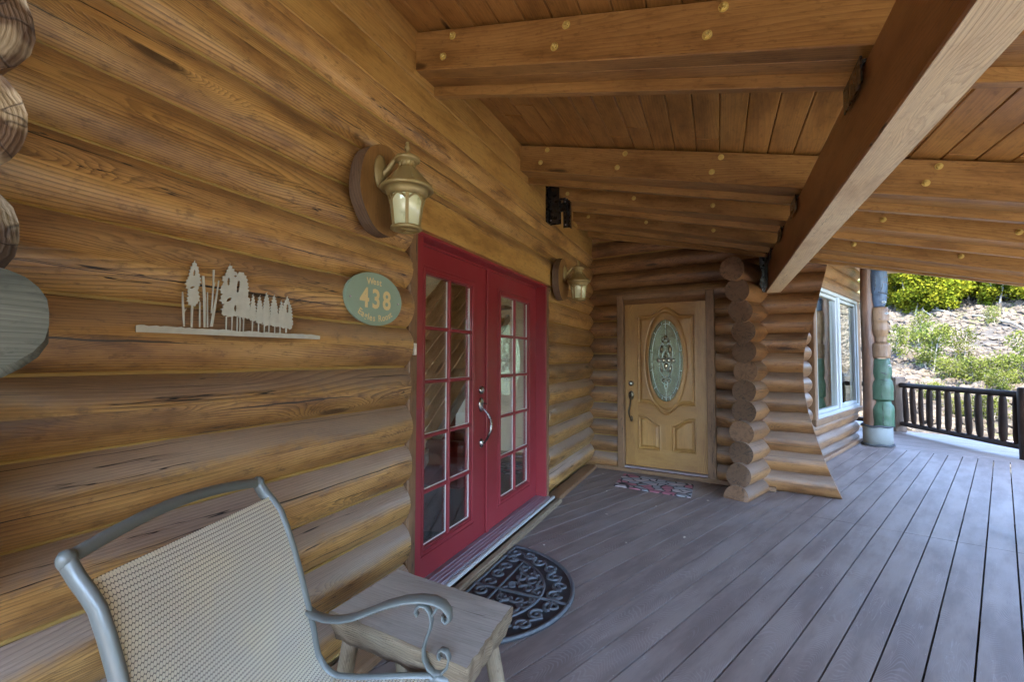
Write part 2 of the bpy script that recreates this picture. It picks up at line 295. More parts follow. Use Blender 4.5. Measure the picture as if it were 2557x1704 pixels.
def terrmat():
    t = NT('hillside_ground'); g_ = t.n('ShaderNodeNewGeometry'); p = g_.outputs['Position']; s_ = t.sep(p)
    big = t.noise(p, 0.13, 4.0, 0.6); md = t.noise(p, 1.1, 5.0, 0.7); fi = t.noise(p, 6.0, 5.0, 0.7)
    rock = t.mix(t.ss(md, 0.35, 0.65), (0.022, 0.018, 0.014), (0.045, 0.038, 0.030)); rock = t.mix(t.ss(fi, 0.40, 0.62, 0.8, 0.0), rock, (0.02, 0.016, 0.014))
    grass = t.mix(md, (0.055, 0.07, 0.014), (0.10, 0.10, 0.03))
    d = t.math('SQRT', t.math('ADD', t.math('MULTIPLY', s_[0], s_[0]), t.math('MULTIPLY', s_[1], s_[1])))
    gm = t.math('MAXIMUM', t.ss(d, 21.0, 17.0), t.math('MULTIPLY', t.ss(d, 40.0, 44.0), 0.8)); gm = t.math('MAXIMUM', gm, t.ss(t.math('ADD', big, t.math('MULTIPLY', md, 0.3)), 0.70, 0.78, 0.0, 0.8))
    bounce_gravel = t.mix(md, (0.44, 0.39, 0.27), (0.56, 0.51, 0.37)); yard = t.math('MULTIPLY', t.ss(s_[1], 7.0, 4.0), t.ss(d, 26.0, 20.0))  # unseen pale yard, added to bounce sunlight into the porch
    return t.set(Base_Color=t.mix(yard, t.mix(gm, rock, grass), bounce_gravel), Roughness=0.95, Normal=t.bump(t.math('ADD', md, fi), 1.0, 0.25))
M_terr = terrmat()
def rockmat():
    t = NT('talus_rock'); g_ = t.n('ShaderNodeNewGeometry'); p = g_.outputs['Position']
    md = t.noise(p, 1.7, 2.0, 0.6); fi = t.noise(p, 14.0, 4.0, 0.7)
    c = t.mix(t.ss(md, 0.4, 0.6), (0.040, 0.030, 0.021), (0.068, 0.054, 0.040)); c = t.mix(t.ss(fi, 0.35, 0.6, 0.75, 0.0), c, (0.025, 0.019, 0.014))
    return t.set(Base_Color=c, Roughness=0.95, Normal=t.bump(fi, 0.6, 0.05))
M_rock = rockmat()
def leafmat(name, a, b):
    t = NT(name); g_ = t.n('ShaderNodeNewGeometry'); n = t.noise(g_.outputs['Position'], 1.3, 2.0, 0.6)
    c = t.mix(t.ss(n, 0.35, 0.65), a, b); r = t.rand()
    hs = t.n('ShaderNodeHueSaturation'); t.put(hs.inputs['Color'], c); t.put(hs.inputs['Value'], t.math('ADD', 0.85, t.math('MULTIPLY', r, 0.35))); t.put(hs.inputs['Hue'], t.math('ADD', 0.49, t.math('MULTIPLY', r, 0.025)))
    df = t.n('ShaderNodeBsdfDiffuse'); t.put(df.inputs[0], hs.outputs[0]); tl = t.n('ShaderNodeBsdfTranslucent'); t.put(tl.inputs[0], hs.outputs[0])
    mx = t.n('ShaderNodeMixShader'); mx.inputs[0].default_value = 0.4; t.put(mx.inputs[1], df.outputs[0]); t.put(mx.inputs[2], tl.outputs[0])
    t.t.links.new(mx.outputs[0], t.out.inputs[0]); return t.m
M_leafy = leafmat('aspen_leaf', (0.065, 0.084, 0.008), (0.125, 0.122, 0.010))
M_leafg = leafmat('shrub_leaf', (0.048, 0.062, 0.014), (0.088, 0.098, 0.022))

# ------------------------------------------------------------------ mesh helpers
class MB:
    def __init__(s): s.v = []; s.f = []; s.uv = []; s.mi = []; s.sm = []
    def face(s, idx, uvs, mi=0, sm=False): s.f.append(tuple(idx)); s.uv.append(uvs); s.mi.append(mi); s.sm.append(sm)
    def box(s, c, ax, ay, az, h, mi=0, grain=0, taper=None, bev=0.0):
        """box centred at c, unit axes ax ay az, half sizes h; UV u runs along axis number `grain`"""
        c = Vector(c); A = [Vector(ax), Vector(ay), Vector(az)]; h = list(h); off = (rnd.random()*9, rnd.random()*9)
        def vert(p): s.v.append(tuple(p)); return len(s.v)-1
        b = min(bev, min(h)*0.45)
        for k in range(3):
            i, j = (k+1) % 3, (k+2) % 3
            for sg in (-1, 1):
                hi, hj = h[i]-b, h[j]-b
                ps = [(-1, -1), (1, -1), (1, 1), (-1, 1)]
                if sg < 0: ps = ps[::-1]
                ids = []; uvs = []
                for a, d in ps:
                    ids.append(vert(c + A[k]*sg*h[k] + A[i]*a*hi + A[j]*d*hj))
                    loc = [0, 0, 0]; loc[k] = sg*h[k]; loc[i] = a*hi; loc[j] = d*hj
                    if grain == k: uvs.append((loc[i]*0.2+off[0]+3, loc[j]+off[1]))
                    else:
                        o = [q for q in (i, j) if q != grain][0]
                        uvs.append((loc[grain]+off[0], loc[o]+k*0.37+sg*0.11+off[1]))
                s.face(ids, uvs, mi)
        if b > 0:   # chamfered edges and corners
            def P(sx, sy, sz, k):
                l = [sx*(h[0]-b), sy*(h[1]-b), sz*(h[2]-b)]; l[k] = (sx, sy, sz)[k]*h[k]
                return vert(c+A[0]*l[0]+A[1]*l[1]+A[2]*l[2]), l
            def emit(lst, flip):
                ids = [q[0] for q in lst]; o = [q for q in (0, 1, 2) if q != grain]
                uvs = [(q[1][grain]+off[0], q[1][o[0]]+q[1][o[1]]+off[1]) for q in lst]
                if flip: ids = ids[::-1]; uvs = uvs[::-1]
                s.face(ids, uvs, mi)
            for k in range(3):
                i, j = (k+1) % 3, (k+2) % 3
                for a in (-1, 1):
                    for d in (-1, 1):
                        def sg3(e):
                            q = [0, 0, 0]; q[k] = e; q[i] = a; q[j] = d; return q
                        emit([P(*sg3(-1), i), P(*sg3(1), i), P(*sg3(1), j), P(*sg3(-1), j)], a*d < 0)
            for x in (-1, 1):
                for y in (-1, 1):
                    for z in (-1, 1): emit([P(x, y, z, 0), P(x, y, z, 1), P(x, y, z, 2)], x*y*z < 0)
        return s
    def abox(s, x0, x1, y0, y1, z0, z1, mi=0, grain=0, bev=0.0):
        return s.box(((x0+x1)/2, (y0+y1)/2, (z0+z1)/2), (1, 0, 0), (0, 1, 0), (0, 0, 1), (abs(x1-x0)/2, abs(y1-y0)/2, abs(z1-z0)/2), mi, grain, bev=bev)
    def bar(s, p0, p1, wdir, w, h, mi=0, bev=0.0):
        """rectangular bar from p0 to p1; w half width along wdir, h half size along the third axis"""
        p0, p1 = Vector(p0), Vector(p1); a = (p1-p0); L = a.length; a.normalize(); wd = Vector(wdir); wd = (wd-a*wd.dot(a)).normalized(); t = a.cross(wd)
        return s.box((p0+p1)/2, a, wd, t, (L/2, w, h), mi, 0, bev=bev)
    def tube(s, pts, rad, seg=12, mi=0, cap=True, capmi=None, up=None, flat=None, sm=True, closed=False, rough=0.0, seed=0.0):
        pts = [Vector(p) for p in pts]; n = len(pts)
        if not isinstance(rad, (list, tuple)): rad = [rad]*n
        T = []
        for i in range(n):
            if closed: d = pts[(i+1) % n]-pts[i-1]
            else: d = pts[min(i+1, n-1)]-pts[max(i-1, 0)]
            T.append(d.normalized())
        u = Vector(up) if up else (Vector((0, 0, 1)) if abs(T[0].z) < 0.9 else Vector((1, 0, 0)))
        u = (u-T[0]*u.dot(T[0])).normalized(); base = len(s.v); Ld = 0; Ls = []
        for i in range(n):
            u = (u-T[i]*u.dot(T[i])).normalized(); w = T[i].cross(u)
            if i: Ld += (pts[i]-pts[i-1]).length
            Ls.append(Ld)
            fw, fh = flat if flat else (1, 1)
            for k in range(seg):
                a = 2*PI*k/seg; r = rad[i]
                if rough: r *= 1+rough*noise.noise(Vector((Ld*1.7+seed, math.cos(a)*1.1+seed*3.1, math.sin(a)*1.1)))
                s.v.append(tuple(pts[i]+u*math.cos(a)*r*fh+w*math.sin(a)*r*fw))
        R0 = max(rad)
        rng = n if closed else n-1
        for i in range(rng):
            j = (i+1) % n
            for k in range(seg):
                k2 = (k+1) % seg
                L2 = Ls[j] if j else Ls[-1]+0.02
                s.face((base+i*seg+k, base+i*seg+k2, base+j*seg+k2, base+j*seg+k), [(Ls[i], k/seg*2*PI*R0), (Ls[i], (k+1)/seg*2*PI*R0), (L2, (k+1)/seg*2*PI*R0), (L2, k/seg*2*PI*R0)], mi, sm)
        if cap and not closed:
            cm = mi if capmi is None else capmi
            for e, i in ((0, 0), (1, n-1)):
                ids = [base+i*seg+k for k in range(seg)]
                uvs = [(math.cos(2*PI*k/seg)*rad[i], math.sin(2*PI*k/seg)*rad[i]) for k in range(seg)]
                if e == 0: pass
                nv = len(s.v)
                for q in ids: s.v.append(s.v[q])
                ids = list(range(nv, nv+seg))
                if e == 0: ids, uvs = ids[::-1], uvs[::-1]
                s.face(ids, uvs, cm, False)
        return s
    def lathe(s, c, prof, axis=(0, 0, 1), xd=None, seg=24, mi=0, sx=1.0, sy=1.0, sm=True, flute=None):
        """prof: list of (r, h) along the axis"""
        c = Vector(c); az = Vector(axis).normalized(); ax = Vector(xd) if xd else (Vector((1, 0, 0)) if abs(az.x) < 0.9 else Vector((0, 1, 0)))
        ax = (ax-az*ax.dot(az)).normalized(); ay = az.cross(ax); b = len(s.v); n = len(prof); L = 0
        for i, (r, h) in enumerate(prof):
            for k in range(seg):
                a = 2*PI*k/seg; rr = r*(1+(flute*math.cos(a*6) if flute else 0)); s.v.append(tuple(c+az*h+ax*math.cos(a)*rr*sx+ay*math.sin(a)*rr*sy))
        for i in range(n-1):
            L2 = L+math.hypot(prof[i+1][0]-prof[i][0], prof[i+1][1]-prof[i][1]); R0 = max(prof[i][0], prof[i+1][0])
            for k in range(seg):
                k2 = (k+1) % seg
                s.face((b+i*seg+k, b+i*seg+k2, b+(i+1)*seg+k2, b+(i+1)*seg+k), [(L, k/seg*6.28*R0), (L, (k+1)/seg*6.28*R0), (L2, (k+1)/seg*6.28*R0), (L2, k/seg*6.28*R0)], mi, sm)
            L = L2
        for i in (0, n-1):
            if prof[i][0] > 1e-4:
                ids = [b+i*seg+k for k in range(seg)]; uvs = [(math.cos(2*PI*k/seg)*prof[i][0], math.sin(2*PI*k/seg)*prof[i][0]) for k in range(seg)]
                if i == 0: ids, uvs = ids[::-1], uvs[::-1]
                s.face(ids, uvs, mi, False)
        return s
    def prism(s, loops, o, ax, ay, t0, t1, mi=0, smi=None, grain=0, bev=0):
        """2D outline loops (first outer, then holes) in the plane (o, ax, ay); extruded along ax x ay from t0 to t1"""
        o = Vector(o); ax = Vector(ax); ay = Vector(ay); az = ax.cross(ay); smi = mi if smi is None else smi
        tri = tessellate_polygon([[Vector((p[0], p[1], 0)) for p in L] for L in loops]); flat = [p for L in loops for p in L]
        P = lambda p, t: tuple(o+ax*p[0]+ay*p[1]+az*t); uvf = lambda p: (p[0], p[1]) if grain == 0 else (p[1], p[0])
        for t, sg in ((t1, 1), (t0, -1)):
            b = len(s.v)
            for p in flat: s.v.append(P(p, t))
            for a in tri:
                q = [flat[i] for i in a]; ar = (q[1][0]-q[0][0])*(q[2][1]-q[0][1])-(q[2][0]-q[0][0])*(q[1][1]-q[0][1])
                a = list(a) if ar*sg > 0 else list(a)[::-1]
                s.face([b+i for i in a], [uvf(flat[i]) for i in a], mi)
        for li, L in enumerate(loops):
            ar = sum(L[i-1][0]*L[i][1]-L[i][0]*L[i-1][1] for i in range(len(L))); Q = L if (ar > 0) == (li == 0) else L[::-1]
            d = 0
            for i in range(len(Q)):
                p, q = Q[i], Q[(i+1) % len(Q)]; b = len(s.v); l = math.hypot(q[0]-p[0], q[1]-p[1])
                s.v += [P(p, t0), P(q, t0), P(q, t1), P(p, t1)]
                s.face((b, b+1, b+2, b+3), [(d, 0), (d+l, 0), (d+l, t1-t0), (d, t1-t0)], smi); d += l
        return s
    def build(s, name, mats, parent=None, origin=None):
        me = bpy.data.meshes.new(name); o = Vector(origin) if origin is not None else Vector((0, 0, 0))
        me.from_pydata([(a-o.x, b-o.y, c-o.z) for a, b, c in s.v], [], s.f)
        uvl = me.uv_layers.new(name='UVMap'); flat = [c for f in s.uv for q in f for c in q]
        uvl.data.foreach_set('uv', flat)
        me.polygons.foreach_set('material_index', s.mi); me.polygons.foreach_set('use_smooth', s.sm)
        for m in (mats if isinstance(mats, (list, tuple)) else [mats]): me.materials.append(m)
        me.update(); ob = bpy.data.objects.new(name, me); COL.objects.link(ob)
        if parent is not None:
            ob.parent = parent; ob.location = o-ABS.get(parent.name, Vector((0, 0, 0)))
        else: ob.location = o
        ABS[ob.name] = o
        return ob
ABS = {}
def thing(name, label, cat, loc=(0, 0, 0), group=None):
    o = bpy.data.objects.new(name, None); COL.objects.link(o); o.location = loc; o['label'] = label; o['category'] = cat
    if group: o['group'] = group
    o.empty_display_size = 0.1; ABS[o.name] = Vector(loc); return o
def tag(o, label, cat, group=None):
    o['label'] = label; o['category'] = cat
    if group: o['group'] = group
    return o
def struct(o, kind='structure'): o['kind'] = kind; return o
def text_mesh(txt, size, off=0.0):
    cu = bpy.data.curves.new('lettering', 'FONT'); cu.body = txt; cu.size = size; cu.offset = off; cu.align_x = 'CENTER'; cu.resolution_u = 3
    ob = bpy.data.objects.new('lettering', cu); COL.objects.link(ob); bpy.context.view_layer.update()
    me = bpy.data.meshes.new_from_object(ob.evaluated_get(bpy.context.evaluated_depsgraph_get()))
    v = [tuple(p.co) for p in me.vertices]; f = [tuple(p.vertices) for p in me.polygons]
    bpy.data.objects.remove(ob); bpy.data.curves.remove(cu); bpy.data.meshes.remove(me); return v, f

PITCH = 0.2115
# direction frames ----------------------------------------------------------
PSI = math.radians(7.92); PHI = math.radians(22.78)
eB = Vector((math.cos(PSI), -math.sin(PSI), 0)); nB = Vector((-math.sin(PSI), -math.cos(PSI), 0))   # along the entry wall / towards the viewer
PB0 = Vector((0.108, 5.929, 0))
def WB(s_, off, z): return PB0+eB*s_+nB*off+Vector((0, 0, z))
eC = Vector((math.sin(PHI), math.cos(PHI), 0)); nC = Vector((math.cos(PHI), -math.sin(PHI), 0)); PC0 = Vector((1.71, 5.16, 0))
def WC(t, off, z): return PC0+eC*t+nC*off+Vector((0, 0, z))

def log_mesh(p0, p1, r, seed, seg=22, step=0.09, taper0=0.0, taper1=0.0, endfn=None, capmi=1, caulk=None, zmin=None, bulge=0.035):
    """one log; endfn(z, end) -> signed shift of the end vertices along the axis"""
    mb = MB(); p0, p1 = Vector(p0), Vector(p1); d = p1-p0; L = d.length; d.normalize(); n = max(3, int(L/step)); side = d.cross(Vector((0, 0, 1))).normalized(); up = Vector((0, 0, 1)); b = len(mb.v)
    off = (seed*1.37) % 7
    for i in range(n+1):
        t = i/n; x = t*L; w = noise.noise(Vector((x*0.9+seed*5.1, seed, 0)))*0.006; w2 = noise.noise(Vector((x*0.9+seed*5.1, seed, 9)))*0.005
        tr = 1.0
        if taper0 and x < taper0: tr = 0.80+0.20*math.sqrt(max(0, 1-(1-x/taper0)**2))
        if taper1 and L-x < taper1: tr = min(tr, 0.80+0.20*math.sqrt(max(0, 1-(1-(L-x)/taper1)**2)))
        for k in range(seg):
            a = 2*PI*k/seg; q = Vector((math.cos(a), math.sin(a), 0))
            rr = r*tr*(1+bulge*noise.noise(Vector((x*1.6+seed*3, q.x*1.3+seed, q.y*1.3)))+0.012*noise.noise(Vector((x*9, q.x*5+seed, q.y*5))))
            z = p0.z+(p1.z-p0.z)*t+q.y*rr+w2; ex = 0.0
            if endfn:
                if i == n: ex = endfn(z, 1)
                elif i == 0: ex = endfn(z, 0)
            P = p0+d*(x+ex)+side*(q.x*rr+w); P.z = z
            if zmin is not None and P.z < zmin: P.z = zmin
            mb.v.append(tuple(P))
    for i in range(n):
        for k in range(seg):
            k2 = (k+1) % seg; c0, c1 = k/seg*2*PI*r, (k+1)/seg*2*PI*r
            mb.face((b+i*seg+k, b+(i+1)*seg+k, b+(i+1)*seg+k2, b+i*seg+k2), [(off+i/n*L, c0), (off+(i+1)/n*L, c0), (off+(i+1)/n*L, c1), (off+i/n*L, c1)], 0, True)
    for e in (0, n):
        nv = len(mb.v)
        for k in range(seg): mb.v.append(mb.v[b+e*seg+k])
        ids = list(range(nv, nv+seg)); uvs = [(math.cos(2*PI*k/seg)*r, math.sin(2*PI*k/seg)*r) for k in range(seg)]
        if e: ids, uvs = ids[::-1], uvs[::-1]
        mb.face(ids, uvs, capmi)
    if caulk:
        cz, co = caulk    # strip of caulking in the groove below the log
        zc = p0.z-PITCH/2; m = max(2, int(L/0.12)); pts = []
        for i in range(m+1):
            x = 0.01+(L-0.02)*i/m; pts.append(p0+d*x+side*(co+0.004*noise.noise(Vector((x*4, seed, 0))))+Vector((0, 0, zc-p0.z+0.004*noise.noise(Vector((x*3, seed, 5))))))
        mb.tube(pts, 0.0075, 8, mi=2, cap=False)
    return mb
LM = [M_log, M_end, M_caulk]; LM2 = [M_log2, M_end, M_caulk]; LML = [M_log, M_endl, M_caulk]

# ================================================================== STRUCTURE
# ---- deck
def deck():
    mb = MB(); sp = 0.1552; n0 = 1.472
    far = lambda n: None
    def clip(poly, a, b, c):   # keep a*x+b*y<=c
        out = []
        for i in range(len(poly)):
            p, q = poly[i-1], poly[i]; fp = a*p[0]+b*p[1]-c; fq = a*q[0]+b*q[1]-c
            if (fp < 0) != (fq < 0):
                t = fp/(fp-fq); out.append((p[0]+(q[0]-p[0])*t, p[1]+(q[1]-p[1])*t))
            if fq <= 0: out.append(q)
        return out
    # board ends line (5.274,8.759)-(4.264,9.196) extended ; right edge
    e1, e2 = Vector((4.264, 9.196)), Vector((5.274, 8.759)); dd = (e2-e1).normalized(); nn = Vector((-dd.y, dd.x)); cc = nn.dot(e1)
    sd_ = (Vector((3.545, 4.62))-Vector((2.313, 4.906))).normalized(); sn = Vector((-sd_.y, sd_.x)); sc_ = sn.dot(Vector((2.313, 4.906)))
    for k in range(-26, 40):
        a, b = n0-(k+1)*sp+0.0045, n0-k*sp-0.0045
        long = []
        for (lo, hi) in ((-6.0, 14.0),):
            poly = [tuple((nC*a+eC*lo).to_2d()), tuple((nC*b+eC*lo).to_2d()), tuple((nC*b+eC*hi).to_2d()), tuple((nC*a+eC*hi).to_2d())]
            poly = clip(poly, nn.x, nn.y, cc) if k < 14 else poly
            poly = clip(poly, 1, 0, 5.55); poly = clip(poly, -1, 0, 0.08)
            parts = [poly]
            if k < 12:
                parts = [clip(poly, sn.x, sn.y, sc_-0.003), clip(poly, -sn.x, -sn.y, -sc_-0.003)]
            for q in parts:
                if len(q) < 3: continue
                ar = sum(q[i-1][0]*q[i][1]-q[i][0]*q[i-1][1] for i in range(len(q)))
                if ar < 0: q = q[::-1]
                zt = 0.0+rnd.uniform(-0.0006, 0.0006)
                bt = len(mb.v); ch = 0.003
                uvq = [((eC.x*p[0]+eC.y*p[1])+20, (nC.x*p[0]+nC.y*p[1])-a+10*(k+40)) for p in q]
                cx = sum(p[0] for p in q)/len(q); cy = sum(p[1] for p in q)/len(q)
                for p in q: mb.v.append((p[0], p[1], zt))
                mb.face(range(bt, bt+len(q)), uvq, 0)
                for i in range(len(q)):
                    j = (i+1) % len(q); b2 = len(mb.v)
                    mb.v += [(q[i][0], q[i][1], -0.026), (q[j][0], q[j][1], -0.026), (q[j][0], q[j][1], zt), (q[i][0], q[i][1], zt)]
                    mb.face((b2, b2+1, b2+2, b2+3), [uvq[i], uvq[j], uvq[j], uvq[i]], 0)
    # border boards along the far railing
    def strip(p, q, w, z=0.0):
        p, q = Vector(p), Vector(q); d = (q-p).normalized(); m = Vector((-d.y, d.x))
        mb.box(((p.x+q.x)/2+m.x*w/2, (p.y+q.y)/2+m.y*w/2, z-0.013), (d.x, d.y, 0), (m.x, m.y, 0), (0, 0, 1), ((q-p).length/2, w/2-0.003, 0.013), 0, 0)
    q0 = e2+dd*0.25; q1 = e1-dd*2.5
    for i in range(16):
        strip(tuple(q0+nn*(0.003+0.1552*i)), tuple(q1+nn*(0.003+0.1552*i)), 0.1552)
    o = mb.build('deck', M_deck); struct(o)
    u = MB()
    for k in range(8): u.abox(-0.0+0.1, 5.5, -5+2.1*k, -4.94+2.1*k, -0.2, -0.03)
    u.abox(0.05, 5.56, -6, 11.5, -0.36, -0.30)
    struct(u.build('deck_substructure', M_post))
deck()

# ---- terrain: one sheet, rising all round in front and to the right
def terr(x, y):
    dx, dy = x-1.5, y; r = math.hypot(dx, dy); az = math.degrees(math.atan2(dx, dy))
    f = 1.0 if -40 < az < 100 else max(0.15, 1-min(abs(az-100), abs(az+40), abs(az+400-0))/40.0)
    z = -1.9-0.05*min(r, 16)+0.30*f*max(0, r-16)-0.004*f*max(0, r-60)*0
    z = min(z, 30)
    if r > 14: z += (noise.noise(Vector((x*0.11, y*0.11, 0)))*0.9+noise.noise(Vector((x*0.4, y*0.4, 3)))*0.25)*min(1, (r-14)/12)
    return z
def terrain():
    mb = MB(); rs = [0, 3, 6, 9, 12]+[14+i*0.9 for i in range(40)]+[52, 58, 66, 76, 90, 110, 140, 180, 240, 320]; na = 220
    for i, r in enumerate(rs):
        for k in range(na):
            a = 2*PI*k/na; x, y = 1.5+r*math.sin(a), r*math.cos(a); mb.v.append((x, y, terr(x, y)))
    for i in range(len(rs)-1):
        for k in range(na):
            k2 = (k+1) % na; mb.face((i*na+k, (i+1)*na+k, (i+1)*na+k2, i*na+k2), [(0, 0)]*4, 0, True)
    struct(mb.build('hillside', M_terr))
terrain()

# ---- house mass above and behind the porch walls (unseen upper storey, added to keep the sun off the porch)
def house():
    t = thing('log_house', 'unseen upper storey added to the brown log house behind the porch wall', 'house', (-4, 2, 3.5))
    mb = MB(); foot = [(-5.3, -11), (-0.35, -11), (-0.35, 6.25), (1.6, 6.1), (3.4, 10.6), (3.4, 15), (-5.3, 15)]
    mb.prism([foot], (0, 0, 0), (1, 0, 0), (0, 1, 0), 3.62, 8.2, grain=0)
    mb.build('added_storey', M_log2, t)
    rf = MB(); rf.prism([[(-5.9, 8.2), (0.1, 8.2), (-2.9, 9.9)]], (0, 16, 0), (1, 0, 0), (0, 0, 1), 0, 28); rf.build('roof', M_rail, t)
    lo = MB(); lo.abox(-9, -5.25, 6.4, 15, -3, 3.6); lo.build('lower_storey', M_log2, t); lo = MB(); lo.abox(-9, -0.4, -11, -2.3, -3, 3.6); lo.build('lower_storey', M_log2, t)
    # rooms behind the doors
    rm = MB()
    rm.abox(-5.2, -0.12, -1.0, 6.3, -0.10, 0.03, 0); rm.abox(-5.2, -0.12, -1.0, 6.3, 2.62, 2.72, 0)
    rm.abox(-5.2, -5.1, -1.0, 0.0, 0.03, 2.62, 0); rm.abox(-5.2, -5.1, 6.0, 6.3, 0.03, 2.62, 0); rm.abox(-5.2, -5.1, 0.0, 6.0, 0.03, 0.25, 0); rm.abox(-5.2, -5.1, 0.0, 6.0, 2.5, 2.62, 0); rm.abox(-5.1, -0.12, -1.0, -0.9, 0.03, 2.62, 0); rm.abox(-5.1, -0.12, 6.2, 6.3, 0.03, 2.62, 0)  # back wall mostly open: unseen opening added to let daylight in
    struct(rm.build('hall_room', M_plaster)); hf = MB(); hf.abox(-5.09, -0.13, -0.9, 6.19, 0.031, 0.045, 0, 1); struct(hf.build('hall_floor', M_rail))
    
    r2 = MB()
    P = [WC(1.2, -0.13, 0), WC(5.4, -0.13, 0), WC(5.4, -2.4, 0), WC(1.2, -2.4, 0)]
    r2.prism([[(p.x, p.y) for p in P]], (0, 0, 0), (1, 0, 0), (0, 1, 0), -0.05, 0.02); r2.prism([[(p.x, p.y) for p in P]], (0, 0, 0), (1, 0, 0), (0, 1, 0), 2.9, 3.0)
    for a, b in ((1, 2), (2, 3), (3, 0)): r2.bar((P[a].x, P[a].y, 1.45), (P[b].x, P[b].y, 1.45), (0, 0, 1), 1.42, 0.03)
    struct(r2.build('bay_room', M_pine))
    sl = MB(); sl.prism([[(-0.35, 6.3), (1.6, 6.15), (2.35, 7.0), (0.5, 8)]], (0, 0, 0), (1, 0, 0), (0, 1, 0), 2.92, 3.3); sl.build('floor_slab', M_int, t)
house()

# ================================================================== LOG WALLS
def place(mb, name, mats, parent): return mb.build(name, mats, parent)
def left_wall():
    t = thing('log_wall', 'varnished round-log wall on the left that carries the red double door', 'wall', (0, 2, 0))
    AX, R = -0.072, 0.129
    for k in range(0, 13):
        z = 0.2055+PITCH*k
        def seg(y0, y1, t0=0.0, t1=0.0, sd=0):
            log_mesh((AX+0.006*math.sin(k*2.3), y0, z), (AX+0.006*math.sin(k*1.9+1), y1, z), R, k+sd, bulge=0.05, taper0=t0, taper1=t1, caulk=(z, 0.074), capmi=1, zmin=0.0).build('log', LML if t0 else LM, t)
        if z < 2.2:
            seg(-2.2, 2.028, 0, 0.0); seg(4.305, 6.15, 0.055, 0, 20)
        else: seg(-2.2, 6.15)
    mb = MB()
    zb = [2.778, 2.965, 3.118, 3.262]
    for i in range(3): mb.abox(-0.02, 0.052+0.003*(i % 2), -4.2, 5.93, zb[i]+0.0015, zb[i+1]-0.0015, 0, 1, bev=0.004)
    mb.build('fascia_board', M_fascia, t)
    mb = MB(); mb.abox(-0.02, 0.118, -3, 5.86, 0.002, 0.05, 0, 1, bev=0.008); mb.build('sill_board', M_trim, t)
    # flattened header over the double door with a ragged upper edge
    mb = MB(); up = []; n = 60
    for i in range(n+1):
        y = 2.05+(4.42-2.05)*i/n; up.append((y, 2.335+0.022*noise.noise(Vector((y*2.3, 0, 0)))+0.012*noise.noise(Vector((y*9, 1, 0)))))
    loop = [(2.05, 2.142), (4.42, 2.142)]+up[::-1]
    mb.prism([loop], (0.0, 0, 0), (0, 1, 0), (0, 0, 1), 0.0, 0.058, grain=0); mb.build('header', M_fascia, t)
    for z in (2.02,):
        log_mesh((AX+0.03, 4.44, z+0.2), (AX+0.03, 4.56, z+0.2), 0.115, 77, taper0=0.02, taper1=0.03).build('log_stub', LML, t)
    # short projecting log ends at the near corner, left edge of the view
    for i, (z, xe, r, yy) in enumerate([(2.30, 0.25, 0.120, 0.31), (2.08, 0.27, 0.116, 0.315), (1.89, 0.235, 0.118, 0.32), (1.655, 0.245, 0.114, 0.32), (1.225, 0.20, 0.118, 0.30), (1.0, 0.2, 0.12, 0.30)]):
        log_mesh((-0.35, yy, z), (xe, yy, z), r, 90+i, step=0.04, bulge=0.07, endfn=lambda zz, e, z=z: 0.02*math.sin((zz-z)*22) if e else 0).build('log_end', [M_log2, M_endw, M_caulk], t)
    log_mesh((-0.35, 0.31, 1.475), (0.385, 0.338, 1.475), 0.114, 97, step=0.04, bulge=0.10, taper1=0.14, endfn=lambda zz, e: 0.06*(zz-1.475)/0.12 if e else 0).build('log_end', [M_greylog, M_greylog, M_caulk], t)['label'] = 'pale grey-green weathered log end'
left_wall()

